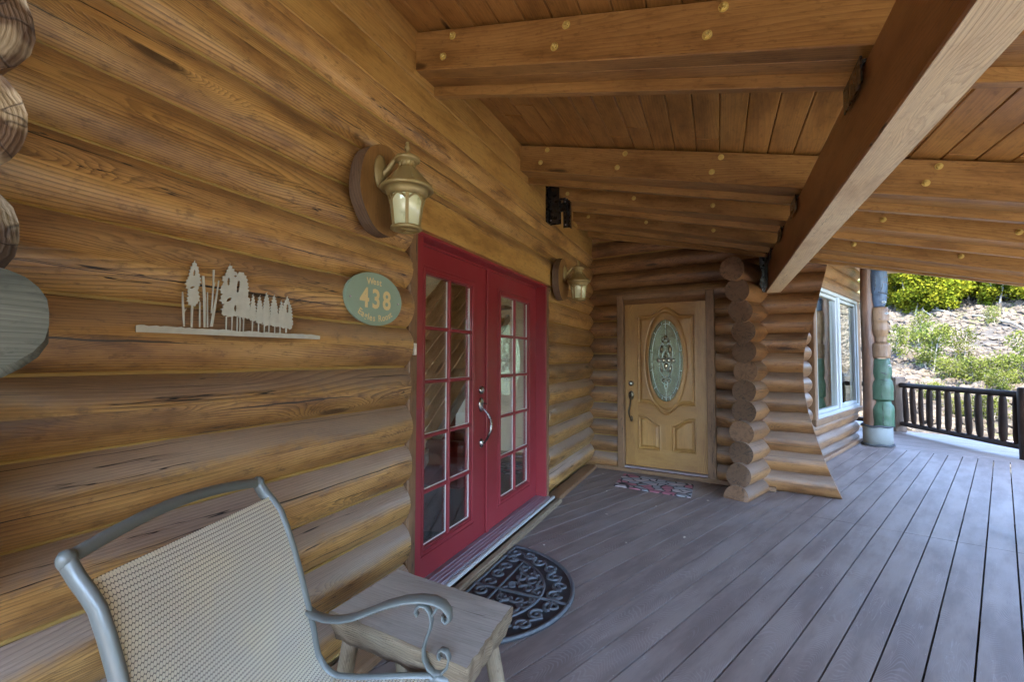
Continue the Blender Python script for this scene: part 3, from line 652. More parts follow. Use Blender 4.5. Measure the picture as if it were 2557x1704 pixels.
FL = [(-0.2, 2.66), (0.04, 2.582), (0.24, 2.50), (0.457, 2.43), (0.66, 2.373), (0.887, 2.318), (1.087, 2.293), (1.279, 2.287), (1.483, 2.30), (1.675, 2.34), (1.886, 2.398), (2.324, 2.503), (2.8, 2.60)]
TL = [(-0.2, -0.07), (0.063, -0.014), (0.231, 0.072-0.02), (0.464, 0.108), (0.665, 0.173), (0.882, 0.238), (1.087, 0.274), (1.298, 0.285), (1.504, 0.267), (1.708, 0.221), (1.931, 0.176), (2.128, 0.104), (2.351, 0.008), (2.7, -0.08)]
def interp(T, z):
    for (a, b), (c, d) in zip(T, T[1:]):
        if z <= c: return b+(d-b)*(z-a)/(c-a)
    return T[-1][1]
def entry_wall():
    t = thing('log_wall', 'round-log wall across the porch end that frames the oak entry door and flares out at its corner', 'wall', (1, 5.8, 0))
    R, OA = 0.128, -0.112
    for k in range(-1, 15):
        z = 0.1118+PITCH*k
        if z < -0.05: continue
        def seg(s0, s1, t0=0, t1=0, sd=0, fl=False):
            a, b = WB(s0, OA, z), WB(s1, OA, z)
            fn = (lambda zz, e: (interp(FL, zz)-s1) if e else 0) if fl else None
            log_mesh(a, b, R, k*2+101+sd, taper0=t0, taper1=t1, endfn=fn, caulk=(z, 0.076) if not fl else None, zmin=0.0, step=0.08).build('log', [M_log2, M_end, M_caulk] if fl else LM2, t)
        top = interp(FL, z)
        if z < 2.16: seg(-0.35, 0.305, 0, 0.05); seg(1.415, top, 0.05, 0, 5, True)
        elif z < 2.7: seg(-0.35, top, 0, 0, 9, True)
        else: seg(-0.35, 2.0)
    mb = MB(); c = WB(1.0, -0.01, 0.026); mb.box(c, eB, nB, (0, 0, 1), (1.02, 0.045, 0.024), 0, 0, bev=0.006); mb.build('sill_board', M_trim, t)
    # door trim
    mb = MB()
    mb.box(WB(0.322, -0.02, 1.12), (0, 0, 1), eB, nB, (1.10, 0.040, 0.045), 0, 0, bev=0.006)
    mb.box(WB(1.392, -0.02, 1.12), (0, 0, 1), eB, nB, (1.10, 0.046, 0.045), 0, 0, bev=0.006)
    mb.box(WB(0.857, -0.018, 2.197), eB, (0, 0, 1), nB, (0.494, 0.030, 0.046), 0, 0, bev=0.006)
    mb.build('door_trim', M_trim, t)
entry_wall()
def bay_wall():
    t = thing('log_wall', 'round-log wall beyond the flared corner that holds the white window, its log tails stacked beside the oak door', 'wall', (2, 5.7, 0))
    for k in range(0, 15):
        z = 0.0197+0.2113*k
        def seg(a, b, t0=0, t1=0, sd=0, tail=False):
            fn = (lambda zz, e: (interp(TL, z)*0.75+interp(TL, zz)*0.25-a+0.012*(-1)**k+0.02*math.sin((zz-z)*9+k)) if not e else 0) if tail else None
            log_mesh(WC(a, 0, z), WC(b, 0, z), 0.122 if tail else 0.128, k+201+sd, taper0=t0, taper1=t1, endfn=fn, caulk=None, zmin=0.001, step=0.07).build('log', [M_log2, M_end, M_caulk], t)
        if k < 3: seg(interp(TL, z), 5.25-0.05*k, 0, 0.05, 0, True)
        elif z < 2.45: seg(interp(TL, z), 2.36, 0, 0.05, 3, True)
        else: seg(0.75, 5.60, 0, 0.05)
    for z, x in ((2.555, 0.0),): pass
    mb = MB(); mb.box(WC(3.3, 0.145, 0.03), eC, nC, (0, 0, 1), (1.95, 0.03, 0.028), 0, 0, bev=0.006); mb.build('sill_board', M_trim, t)
    mb = MB(); mb.box(WC(3.9, 0.085, 0.545), eC, (0, 0, 1), nC, (1.5, 0.045, 0.05), 0, 0, bev=0.01); mb.box(WC(3.9, 0.085, 2.50), eC, (0, 0, 1), nC, (1.55, 0.05, 0.05), 0, 0, bev=0.01)
    mb.box(WC(2.44, 0.075, 1.52), (0, 0, 1), eC, nC, (0.93, 0.055, 0.06), 0, 0, bev=0.01); mb.box(WC(5.28, 0.075, 1.52), (0, 0, 1), eC, nC, (0.93, 0.10, 0.05), 0, 0, bev=0.01)
    mb.build('window_trim', M_trim, t)
bay_wall()

# ================================================================== PORCH ROOF
def roof():
    t = thing('porch_roof', 'sloping porch roof of stained rafters and grooved ceiling boards over the deck', 'roof', (2, 1, 3))
    Z0 = 3.265; SL = 0.25; ex = Vector((1, 0, -SL)).normalized(); ez = Vector((SL, 0, 1)).normalized()
    mb = MB(); w = 0.150; x = -0.30
    while x < 4.9:
        x1 = x+w/math.sqrt(1+SL*SL)
        zc = lambda q: Z0-SL*q
        # each board: flat face with small chamfers; laid in several lengths
        y = -3.3-rnd.random()*1.5
        while y < 6.15:
            y2 = min(6.15, y+2.6+rnd.random()*2.4); yy = max(y, -3.3)
            if y2 > yy+0.02:
                c = Vector(((x+x1)/2, (yy+y2)/2, zc((x+x1)/2)))+ez*0.010
                mb.box(c, ex, (0, 1, 0), ez, (w/2-0.0015, (y2-yy)/2-0.0008, 0.012), 0, 1, bev=0.0065)
            y = y2
        x = x1
    mb.build('ceiling_boards', M_board, t)
    mb = MB(); c = Vector((2.3, 0.57, Z0-SL*2.3))+ez*0.075; mb.box(c+Vector((0, 0.82, 0)), ex, (0, 1, 0), ez, (2.72, 4.75, 0.052), 0, 1); mb.build('roof_deck', M_rail, t)
    # rafters
    R0 = Z0-0.016
    dep = 0.213
    first = None
    YS = [(-2.4, 3.0), (-0.95, 3.0), (0.50, 3.0), (2.03, 3.0), (3.50, 3.0), (4.25, 3.0), (5.04, 3.0)]
    for i, (y0, ang) in enumerate(YS):
        a = math.radians(ang); d = Vector((math.cos(a), -math.sin(a), -SL)); L = (4.85-0.055)/d.x; p0 = Vector((0.055, y0, R0-SL*0.055)); dn = d.normalized(); hz = Vector((math.sin(a), math.cos(a), 0)); vt = dn.cross(hz)
        if vt.z < 0: vt = -vt
        mb = MB(); ctr = p0+d*(L/2); hl = d.length*L/2
        mb.box(ctr+hz*0.044-vt*dep/2, dn, hz, vt, (hl, 0.044, dep/2), 0, 0, bev=0.004)
        mb.box(ctr+hz*0.134-vt*(dep/2-0.002), dn, hz, vt, (hl, 0.044, dep/2), 0, 0, bev=0.004)
        mb.box(ctr+hz*0.201-vt*(dep/2+0.024), dn, hz, vt, (hl, 0.021, dep/2+0.024), 0, 0, bev=0.003)
        rf = mb.build('rafter', M_raft, t)
        for bx in (0.31, 0.95, 1.61, 2.745, 3.45, 4.2):
            for j, dz in enumerate((0.037, 0.143)):
                if i == 5 and j == 0 and bx < 1: pass
                q = p0+d*((bx-0.035*j-0.055)/d.x)-vt*(dz+rnd.uniform(-0.006, 0.006))
                b = MB(); b.lathe(q, [(0.020, 0.0), (0.020, 0.004)], axis=-hz, seg=16); b.lathe(q-hz*0.004, [(0.015, 0), (0.015, 0.008), (0.013, 0.010)], axis=-hz, seg=6, sm=False); b.lathe(q-hz*0.011, [(0.006, 0), (0.006, 0.010), (0.004, 0.013)], axis=-hz, seg=10)
                b.build('bolt', M_zinc, rf)
        # black steel seat on the main beam
        b = MB(); qx = 2.12; q = p0+d*((qx-0.055)/d.x)
        b.abox(2.030, 2.036, q.y-0.006, q.y+0.23, 2.38, q.z-dep-0.03); b.abox(2.204, 2.210, q.y-0.006, q.y+0.23, 2.38, q.z-dep-0.06); b.abox(2.036, 2.204, q.y+0.02, q.y+0.21, 2.462, q.z-dep-0.03)
        b.build('bracket', M_black, t)
    # last rafter lies on the entry wall
    a = PSI; d = Vector((math.cos(a), -math.sin(a), -SL)); L = 4.95; dn = d.normalized(); hz = Vector((math.sin(a), math.cos(a), 0)); vt = dn.cross(hz)
    if vt.z < 0: vt = -vt
    p0 = Vector((0.055, 5.70, R0-SL*0.055)); mb = MB(); mb.box(p0+d*(L/2)+hz*0.05-vt*(dep/2), dn, hz, vt, (d.length*L/2, 0.05, dep/2), 0, 0, bev=0.004)
    mb.box(p0+d*(L/2)+hz*0.02-vt*(dep+0.012), dn, hz, vt, (d.length*L/2, 0.02, 0.012), 0, 0, bev=0.003)
    mb.build('rafter', M_raft, t)
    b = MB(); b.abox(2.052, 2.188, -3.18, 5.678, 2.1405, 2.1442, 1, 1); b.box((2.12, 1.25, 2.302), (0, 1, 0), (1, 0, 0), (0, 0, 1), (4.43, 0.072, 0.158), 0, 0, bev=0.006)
    o = b.build('main_beam', [M_beam, M_beamlit], t); o['label'] = 'long pale timber beam running under the rafters'
    b = MB(); b.abox(2.030, 2.037, 5.30, 5.66, 2.16, 2.62, 0); b.abox(1.99, 2.036, 5.56, 5.66, 2.14, 2.60, 0); b.build('bracket', M_black, t)
    b = MB(); b.box(Vector((4.93, 1.4, Z0-SL*4.93-0.09)), (1, 0, 0), (0, 1, 0), (0, 0, 1), (0.02, 4.75, 0.12), 0, 1); b.build('eave_board', M_raft, t)
roof()

def deck_shade_roof():  # roof out of view, added to keep sun off the far deck
    t = thing('deck_shade_roof', 'unseen higher roof added to shade the far end of the deck, resting on the carved pole', 'roof', (3.5, 9, 3.3))
    mb = MB(); mb.prism([[(0.5, 4.6), (6.4, 4.6), (6.4, 13.2), (0.5, 13.2)]], (0, 0, 3.42), (1, 0, 0), (0, 1, 0), 0.0, 0.12, grain=0); mb.build('roof_deck', M_board, t)
deck_shade_roof()
# ================================================================== DOUBLE DOOR
def handleset(mb_parent, c, out, along, mat, flip=1, s=1.0):
    """entry handle: escutcheon, curved grip, lower foot; out = direction away from the door"""
    out = Vector(out); al = Vector(along); up = Vector((0, 0, 1)); c = Vector(c)
    mb = MB(); mb.lathe(c, [(0.034*s, 0), (0.034*s, 0.006), (0.028*s, 0.012), (0.016*s, 0.016), (0.0, 0.018)], axis=out, xd=up, seg=24, sx=1.35, sy=0.85)
    pts = []
    for i in range(15):
        q = i/14; z = -0.020-0.215*q; o = 0.012+0.055*math.sin(PI*min(1, q*1.02))**0.8+0.012*q; l = 0.010*math.sin(2*PI*q)
        pts.append(c+up*z*s+out*o*s+al*l)
    mb.tube(pts, [0.0075+0.003*math.sin(PI*i/14) for i in range(15)], 10)
    mb.lathe(c-up*0.237*s, [(0.020*s, 0), (0.020*s, 0.008), (0.012*s, 0.020), (0.0, 0.024)], axis=out, xd=up, seg=18, sx=1.5, sy=0.8)
    mb.tube([c+up*0.008+out*0.012, c+up*0.012+out*0.035, c+up*0.006+out*0.052+al*0.004], [0.009, 0.010, 0.012], 10, flat=(1.2, 0.5))
    return mb
def deadbolt(c, out, mat_in=1):
    mb = MB(); mb.lathe(c, [(0.033, 0), (0.033, 0.008), (0.027, 0.018), (0.014, 0.020)], axis=out, seg=24, mi=0); mb.lathe(Vector(c)+Vector(out)*0.02, [(0.013, 0), (0.012, 0.004), (0, 0.004)], axis=out, seg=16, mi=1)
    return mb
def french():
    t = thing('double_door', 'crimson french double door with small glass panes in the left log wall', 'door', (0, 3.2, 0.04))
    mb = MB()
    mb.abox(-0.20, 0.022, 2.108, 2.165, 0.078, 2.125, 0, 2, bev=0.003); mb.abox(-0.20, 0.022, 4.205, 4.262-0.05, 0.078, 2.125, 0, 2)
    mb.abox(-0.20, 0.022, 4.212, 4.245, 0.078, 2.125, 0, 2, bev=0.003)
    mb.abox(-0.20, 0.022, 2.108, 4.245, 2.125, 2.168, 0, 1, bev=0.003)
    mb.abox(-0.082, -0.072, 2.165, 2.180, 0.078, 2.125); mb.abox(-0.082, -0.072, 2.180, 4.205, 2.110, 2.125)
    mb.build('frame', M_red, t)
    mb = MB(); mb.abox(-0.03, 0.030, 2.032, 2.105, 0.052, 2.14, 0, 2, bev=0.006); mb.abox(-0.03, 0.024, 4.248, 4.300, 0.052, 2.14, 0, 2, bev=0.006); mb.build('trim', M_trim, t)
    mb = MB(); mb.abox(-0.14, 0.055, 2.11, 4.242, 0.052, 0.076, 0, bev=0.004)
    for x in (-0.055, -0.025, 0.005, 0.035): mb.abox(x, x+0.012, 2.115, 4.238, 0.076, 0.080, 0)
    mb.build('threshold', M_alu, t)
    mb = MB(); mb.abox(0.055, 0.085, 2.06, 4.30, 0.040, 0.070, 0, 1, bev=0.010); mb.abox(0.119, 0.150, 1.9, 4.33, 0.002, 0.034, 1, 1, bev=0.010); mb.abox(0.0851, 0.149, 1.95, 4.32, 0.0342, 0.050, 1, 1, bev=0.006); mb.build('sill', [M_white, M_bark], t)
    X = -0.080
    for n_, (y0, y1, g0, g1) in enumerate([(2.168, 3.142, 2.325, 2.905), (3.150, 4.208, 3.392, 4.000)]):
        zb, zt, gz0, gz1 = 0.082, 2.108, 0.262, 1.940
        lf = MB(); th = 0.044
        for (a, b, c_, d, gr) in ((y0, g0, zb, zt, 2), (g1, y1, zb, zt, 2), (g0, g1, gz1, zt, 1), (g0, g1, zb, gz0, 1)): lf.abox(X-th, X, a, b, c_, d, 0, gr)
        # raised moulding around the glass
        for o_, w, h in ((0.052, 0.012, 0.007), (0.030, 0.024, 0.013)):
            lf.abox(X, X+h, g0-o_, g0-o_+w, gz0-o_, gz1+o_, bev=0.004); lf.abox(X, X+h, g1+o_-w, g1+o_, gz0-o_, gz1+o_, bev=0.004)
            lf.abox(X, X+h, g0-o_+w, g1+o_-w, gz1+o_-w, gz1+o_, bev=0.004); lf.abox(X, X+h, g0-o_+w, g1+o_-w, gz0-o_, gz0-o_+w, bev=0.004)
        ym = (g0+g1)/2; lf.abox(X-0.02, X+0.004, ym-0.012, ym+0.012, gz0, gz1, bev=0.005)
        for i in range(1, 5):
            z = gz0+(gz1-gz0)*i/5; lf.abox(X-0.02, X+0.006, g0, ym-0.0125, z-0.011, z+0.011, bev=0.005); lf.abox(X-0.02, X+0.006, ym+0.0125, g1, z-0.011, z+0.011, bev=0.005)
        if n_ == 1: lf.abox(X+0.001, X+0.016, y0-0.020, y0+0.026, zb, zt, bev=0.004)
        o = lf.build('door_leaf', M_red, t)
        g = MB(); g.abox(X-0.024, X-0.0202, g0-0.005, g1+0.005, gz0-0.005, gz1+0.005); g.build('glass', M_glass, o)
        ss_ = MB()
        for i in range(5):
            for (a, b) in ((g0, ym-0.012), (ym+0.012, g1)):
                z0, z1 = gz0+(gz1-gz0)*i/5+0.011, gz0+(gz1-gz0)*(i+1)/5-0.011
                ss_.abox(X-0.020, X-0.014, b-0.0035, b, z0, z1); ss_.abox(X-0.020, X-0.014, a, b, z0, z0+0.0035)
        ss_.build('glazing_bead', M_bell, o)
        if n_ == 0:
            handleset(o, (X, 3.06, 1.065), (1, 0, 0), (0, 1, 0), M_pewter, s=1.22).build('handle', M_pewter, o)
            deadbolt((X, 3.06, 1.175), (1, 0, 0)).build('deadbolt', [M_pewter, M_alu], o)
french()

# staircase inside the hall, seen through the glass
def stair():
    t = thing('staircase', 'knotty pine staircase in the dim hall behind the glass panes of the red door', 'staircase', (-2.0, 3.5, 0.03))
    mb = MB(); x = -1.05; n = 16; dr = Vector((0, 1, 0.80)).normalized(); nr = Vector((0, -0.80, 1)).normalized()
    for i in range(9):
        c = Vector((x, 3.75+0.088*i, 1.95-0.115*i)); mb.box(c, dr, nr, (1, 0, 0), (1.35, 0.068, 0.012), 0, 0, bev=0.006)
    mb.build('panelling', M_pine, t)
    m2 = MB(); m2.box((x+0.03, 4.35, 0.98), dr, nr, (1, 0, 0), (1.6, 0.05, 0.02), 0, 0, bev=0.004); m2.build('stringer', M_white, t)
    m3 = MB()
    for i in range(12):
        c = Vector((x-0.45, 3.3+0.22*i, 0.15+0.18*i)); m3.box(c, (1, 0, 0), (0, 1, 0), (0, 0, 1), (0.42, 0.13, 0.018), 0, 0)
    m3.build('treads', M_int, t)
    a = thing('armchair', 'dark red armchair inside the hall, seen through the red door', 'armchair', (-1.0, 4.1, 0.03))
    s_ = MB(); s_.abox(-1.35, -0.65, 3.8, 4.5, 0.18, 0.45, bev=0.05); s_.build('seat', M_reddk, a)
    s_ = MB(); s_.abox(-1.35, -1.15, 3.8, 4.5, 0.45, 0.95, bev=0.05); s_.build('backrest', M_reddk, a)
    for y in (3.72, 4.44):
        s_ = MB(); s_.abox(-1.35, -0.65, y, y+0.14, 0.18, 0.62, bev=0.05); s_.build('armrest', M_reddk, a)
stair()

# ================================================================== ENTRY DOOR
def dist_poly(X, Z, pts, closed=True):
    D = np.full(X.shape, 9.0); n = len(pts)
    for i in range(n if closed else n-1):
        a = np.array(pts[i]); b = np.array(pts[(i+1) % n]); ab = b-a; L = ab@ab+1e-12
        tt = np.clip(((X-a[0])*ab[0]+(Z-a[1])*ab[1])/L, 0, 1); D = np.minimum(D, np.hypot(X-a[0]-tt*ab[0], Z-a[1]-tt*ab[1]))
    return D
def entry_door():
    t = thing('entry_door', 'oak entry door with an oval leaded glass light and brown handle', 'door', tuple(WB(0.85, -0.05, 0.07)))
    W_, H_, z0, s0 = 0.978, 2.09, 0.075, 0.362
    zz = lambda z: z-z0
    def bump_top(x0, x1, z, h, n=26, up=1):
        out = []
        for i in range(n+1):
            q = i/n; b = 0.5-0.5*math.cos(2*PI*min(1, max(0, (q-0.17)/0.66))); out.append((x0+(x1-x0)*q, z+up*h*b**1.15))
        return out
    top = bump_top(0.172, 0.838, zz(1.945), 0.120); bot = bump_top(0.172, 0.838, zz(0.872), 0.135, up=-1)[::-1]
    big = top+bot
    def curve(a, b, n=10, f=1): return [(a[0]+(b[0]-a[0])*i/n, a[1]+(b[1]-a[1])*(0.5-0.5*math.cos(PI*i/n))) for i in range(n+1)]
    pl = [(0.172, zz(0.692))]+curve((0.235, zz(0.692)), (0.424, zz(0.598)))+[(0.424, zz(0.303)), (0.172, zz(0.303))]
    prr = [(1.01-a, b) for a, b in pl]
    nx, nz = 200, 420; xs = np.linspace(0, W_, nx+1); zs = np.linspace(0, H_, nz+1); X, Z = np.meshgrid(xs, zs)
    def inside(pts):
        c = np.zeros(X.shape, bool); n = len(pts)
        for i in range(n):
            x1, y1 = pts[i]; x2, y2 = pts[i-1]
            if y1 == y2: continue
            m = ((y1 > Z) != (y2 > Z)) & (X < (x2-x1)*(Z-y1)/(y2-y1)+x1); c ^= m
        return c
    Hh = np.zeros(X.shape)
    def mould(pts, rim=0.013, raise_=0.005):
        D = dist_poly(X, Z, pts); ins = inside(pts); Ds = np.where(ins, D, -D)
        prof = np.interp(Ds, [-0.012, -0.006, 0.0, 0.008, 0.016, 0.040, 0.048], [0, rim*0.6, rim*0.6, -0.014, -0.014, raise_, raise_]); return prof
    Hh += mould(big)+mould(pl)+mould(prr)
    cx, cz, ra, rb = 0.505, zz(1.397), 0.205, 0.500
    e = (np.hypot((X-cx)/ra, (Z-cz)/rb)-1)*ra
    ringp = np.interp(e, [0.0, 0.008, 0.020, 0.034, 0.044, 0.052], [0.012, 0.018, 0.014, 0.010, -0.004, 0.0]); Hh = np.where(e < 0.052, ringp, Hh)
    O = WB(s0, -0.060, z0); mb = MB()
    # pull the grid points near the oval onto it
    ed = np.hypot((X-cx)/ra, (Z-cz)/rb); near = (np.abs(e) < 0.0038)
    Xn = np.where(near, cx+(X-cx)/ed, X); Zn = np.where(near, cz+(Z-cz)/ed, Z)
    P = [tuple(O+eB*float(Xn[j, i])+Vector((0, 0, float(Zn[j, i])))+nB*float(Hh[j, i])) for j in range(nz+1) for i in range(nx+1)]
    mb.v = P; st = [(0, 0.16, 0), (0.83, 0.98, 0)]
    for j in range(nz):
        for i in range(nx):
            xm, zm = (xs[i]+xs[i+1])/2, (zs[j]+zs[j+1])/2
            if math.hypot((xm-cx)/ra, (zm-cz)/rb) < 0.995: continue
            vert = (xm < 0.155 or xm > 0.855 or (0.43 < xm < 0.58 and 0.23 < zm < 0.53) or (0.172 < xm < 0.424 and 0.23 < zm < 0.6) or (0.585 < xm < 0.838 and 0.23 < zm < 0.6) or (0.2 < xm < 0.81 and 0.85 < zm < 1.85))
            uvs = [((Z[b, a], X[b, a]+3*(xm > 0.5)) if vert else (X[b, a], Z[b, a]+7)) for (b, a) in ((j, i), (j, i+1), (j+1, i+1), (j+1, i))]
            mb.face((j*(nx+1)+i, j*(nx+1)+i+1, (j+1)*(nx+1)+i+1, (j+1)*(nx+1)+i), [(float(a), float(b)) for a, b in uvs], 0, True)
    bc = lambda x, z, w, h: mb.box(O+eB*x+Vector((0, 0, z))-nB*0.022, eB, (0, 0, 1), nB, (w, h, 0.0215), 0, 0)
    bc(0.004, H_/2, 0.004, H_/2); bc(W_-0.004, H_/2, 0.004, H_/2)
    leaf = mb.build('door_leaf', M_oak, t)
    # glass and came
    OC = O+eB*cx+Vector((0, 0, cz)); g = MB(); ell = [(math.cos(2*PI*i/64)*(ra+0.004), math.sin(2*PI*i/64)*(rb+0.004)) for i in range(64)]
    g.prism([ell], OC-nB*0.012, eB, (0, 0, 1), -0.006, 0.0); g.build('oval_glass', M_tglass, leaf)
    c = MB(); P2 = lambda x, z, o=-0.010: OC+eB*x+Vector((0, 0, z))+nB*o
    def came(pts, r=0.0032, closed=False): c.tube([P2(*p) for p in pts], r, 6, closed=closed)
    came([(math.cos(2*PI*i/48)*0.168, math.sin(2*PI*i/48)*0.455) for i in range(48)], closed=True)
    came([(0, 0.50), (0, 0.30)]); came([(0, -0.50), (0, -0.33)])
    for a in range(12):
        q = 2*PI*(a+0.5)/12; came([(math.cos(q)*0.168, math.sin(q)*0.455), (math.cos(q)*0.203, math.sin(q)*0.498)])
    def heart(cx_, cz_, w, h, flip=1, n=20):
        pts = []
        for i in range(n+1):
            q = i/n*PI; pts.append((cx_+w*math.sin(q)*(1-0.25*math.cos(q)), cz_+flip*h*math.cos(q)))
        came(pts, 0.0045); came([(2*cx_-a, b) for a, b in pts], 0.0045)
    heart(0, 0.11, 0.082, 0.135, 1); heart(0, -0.09, 0.078, 0.125, -1); heart(0, 0.05, 0.04, 0.075, 1); heart(0, -0.06, 0.036, 0.07, -1)
    heart(0, 0.24, 0.035, 0.05, 1); heart(0, -0.25, 0.055, 0.045, -1); heart(0, -0.30, 0.02, 0.05, -1)
    for sx in (-1, 1):
        came([(0, 0.015), (sx*0.06, 0.035), (sx*0.115, 0.005), (sx*0.06, -0.03), (0, -0.015)], 0.0045); came([(sx*0.03, 0.20), (sx*0.055, 0.235), (sx*0.02, 0.26)], 0.004); came([(sx*0.055, 0.23), (0, 0.31)], 0.003)
    c.build('lead_came', M_lead, leaf)
    gm = MB()
    def gem(x, z, w, h, r=0):
        n = 10; pts = [(math.cos(2*PI*i/n+r), math.sin(2*PI*i/n+r)) for i in range(n)]; b = len(gm.v)
        gm.v.append(tuple(P2(x, z, 0.002)))
        for a, q in pts: gm.v.append(tuple(P2(x+a*w*0.6, z+q*h*0.6, -0.001)))
        for a, q in pts: gm.v.append(tuple(P2(x+a*w, z+q*h, -0.010)))
        for i in range(n):
            j = (i+1) % n; gm.face((b, b+1+i, b+1+j), [(0, 0)]*3); gm.face((b+1+i, b+1+n+i, b+1+n+j, b+1+j), [(0, 0)]*4)
    for (x, z, w, h) in ((0, 0.285, 0.022, 0.032), (-0.035, 0.235, 0.018, 0.022), (0.035, 0.235, 0.018, 0.022), (-0.05, 0.14, 0.022, 0.05), (0.05, 0.14, 0.022, 0.05), (0, 0.06, 0.022, 0.035), (-0.085, 0.003, 0.030, 0.024), (0.085, 0.003, 0.030, 0.024), (-0.03, 0.0, 0.025, 0.028), (0.03, 0.0, 0.025, 0.028), (0, -0.07, 0.026, 0.04), (-0.05, -0.11, 0.02, 0.05), (0.05, -0.11, 0.02, 0.05), (-0.03, -0.25, 0.022, 0.018), (0.03, -0.25, 0.022, 0.018)): gem(x, z, w, h)
    gm.build('bevelled_glass', M_gem, leaf)
    hb = O+eB*0.076
    handleset(leaf, hb+Vector((0, 0, 0.955-z0))+nB*0.001, nB, eB, M_pewter, s=1.25).build('handle', M_bronze, leaf)
    deadbolt(hb+Vector((0, 0, 1.105-z0)), nB).build('deadbolt', [M_bronze, M_bell], leaf)
    fr = MB()
    fr.box(WB(0.364-0.01, -0.085, 1.12), (0, 0, 1), eB, nB, (1.06, 0.008, 0.05), 0, 0); fr.box(WB(1.346, -0.085, 1.12), (0, 0, 1), eB, nB, (1.06, 0.006, 0.05), 0, 0)
    fr.build('frame', M_oak, t)
    th = MB(); th.box(WB(0.85, -0.035, 0.060), eB, nB, (0, 0, 1), (0.495, 0.030, 0.009), 0, 0, bev=0.003); th.build('threshold', M_alu, t)
entry_door()

# ================================================================== BAY WINDOW
def window():
    t = thing('casement_window', 'white framed two-sash window in the log wall beyond the corner', 'window', tuple(WC(3.9, 0.1, 0.55)))
    fr = MB(); o = 0.085
    a, b, z0, z1 = 2.50, 5.18, 0.592, 2.448; m = 3.83
    def ring(mb, a, b, z0, z1, w, d, off):
        mb.box(WC((a+b)/2, off, z0+w/2), eC, (0, 0, 1), nC, ((b-a)/2, w/2, d), 0, 0, bev=0.004); mb.box(WC((a+b)/2, off, z1-w/2), eC, (0, 0, 1), nC, ((b-a)/2, w/2, d), 0, 0, bev=0.004)
        mb.box(WC(a+w/2, off, (z0+z1)/2), (0, 0, 1), eC, nC, ((z1-z0)/2-w, w/2, d), 0, 0, bev=0.004); mb.box(WC(b-w/2, off, (z0+z1)/2), (0, 0, 1), eC, nC, ((z1-z0)/2-w, w/2, d), 0, 0, bev=0.004)
    ring(fr, a, m+0.03, z0, z1, 0.055, 0.04, o); ring(fr, m+0.031, b, z0, z1, 0.055, 0.04, o); fr.build('frame', M_white, t)
    for (p, q) in ((a+0.058, m-0.028), (m+0.089, b-0.058)):
        sm_ = MB(); ring(sm_, p, q, z0+0.058, z1-0.058, 0.05, 0.022, o-0.01); s_ = sm_.build('sash', M_white, t)
        g = MB(); g.box(WC((p+q)/2, o-0.022, (z0+z1)/2), eC, (0, 0, 1), nC, ((q-p)/2-0.045, (z1-z0)/2-0.10, 0.002)); g.build('pane', M_winglass, s_)
window()

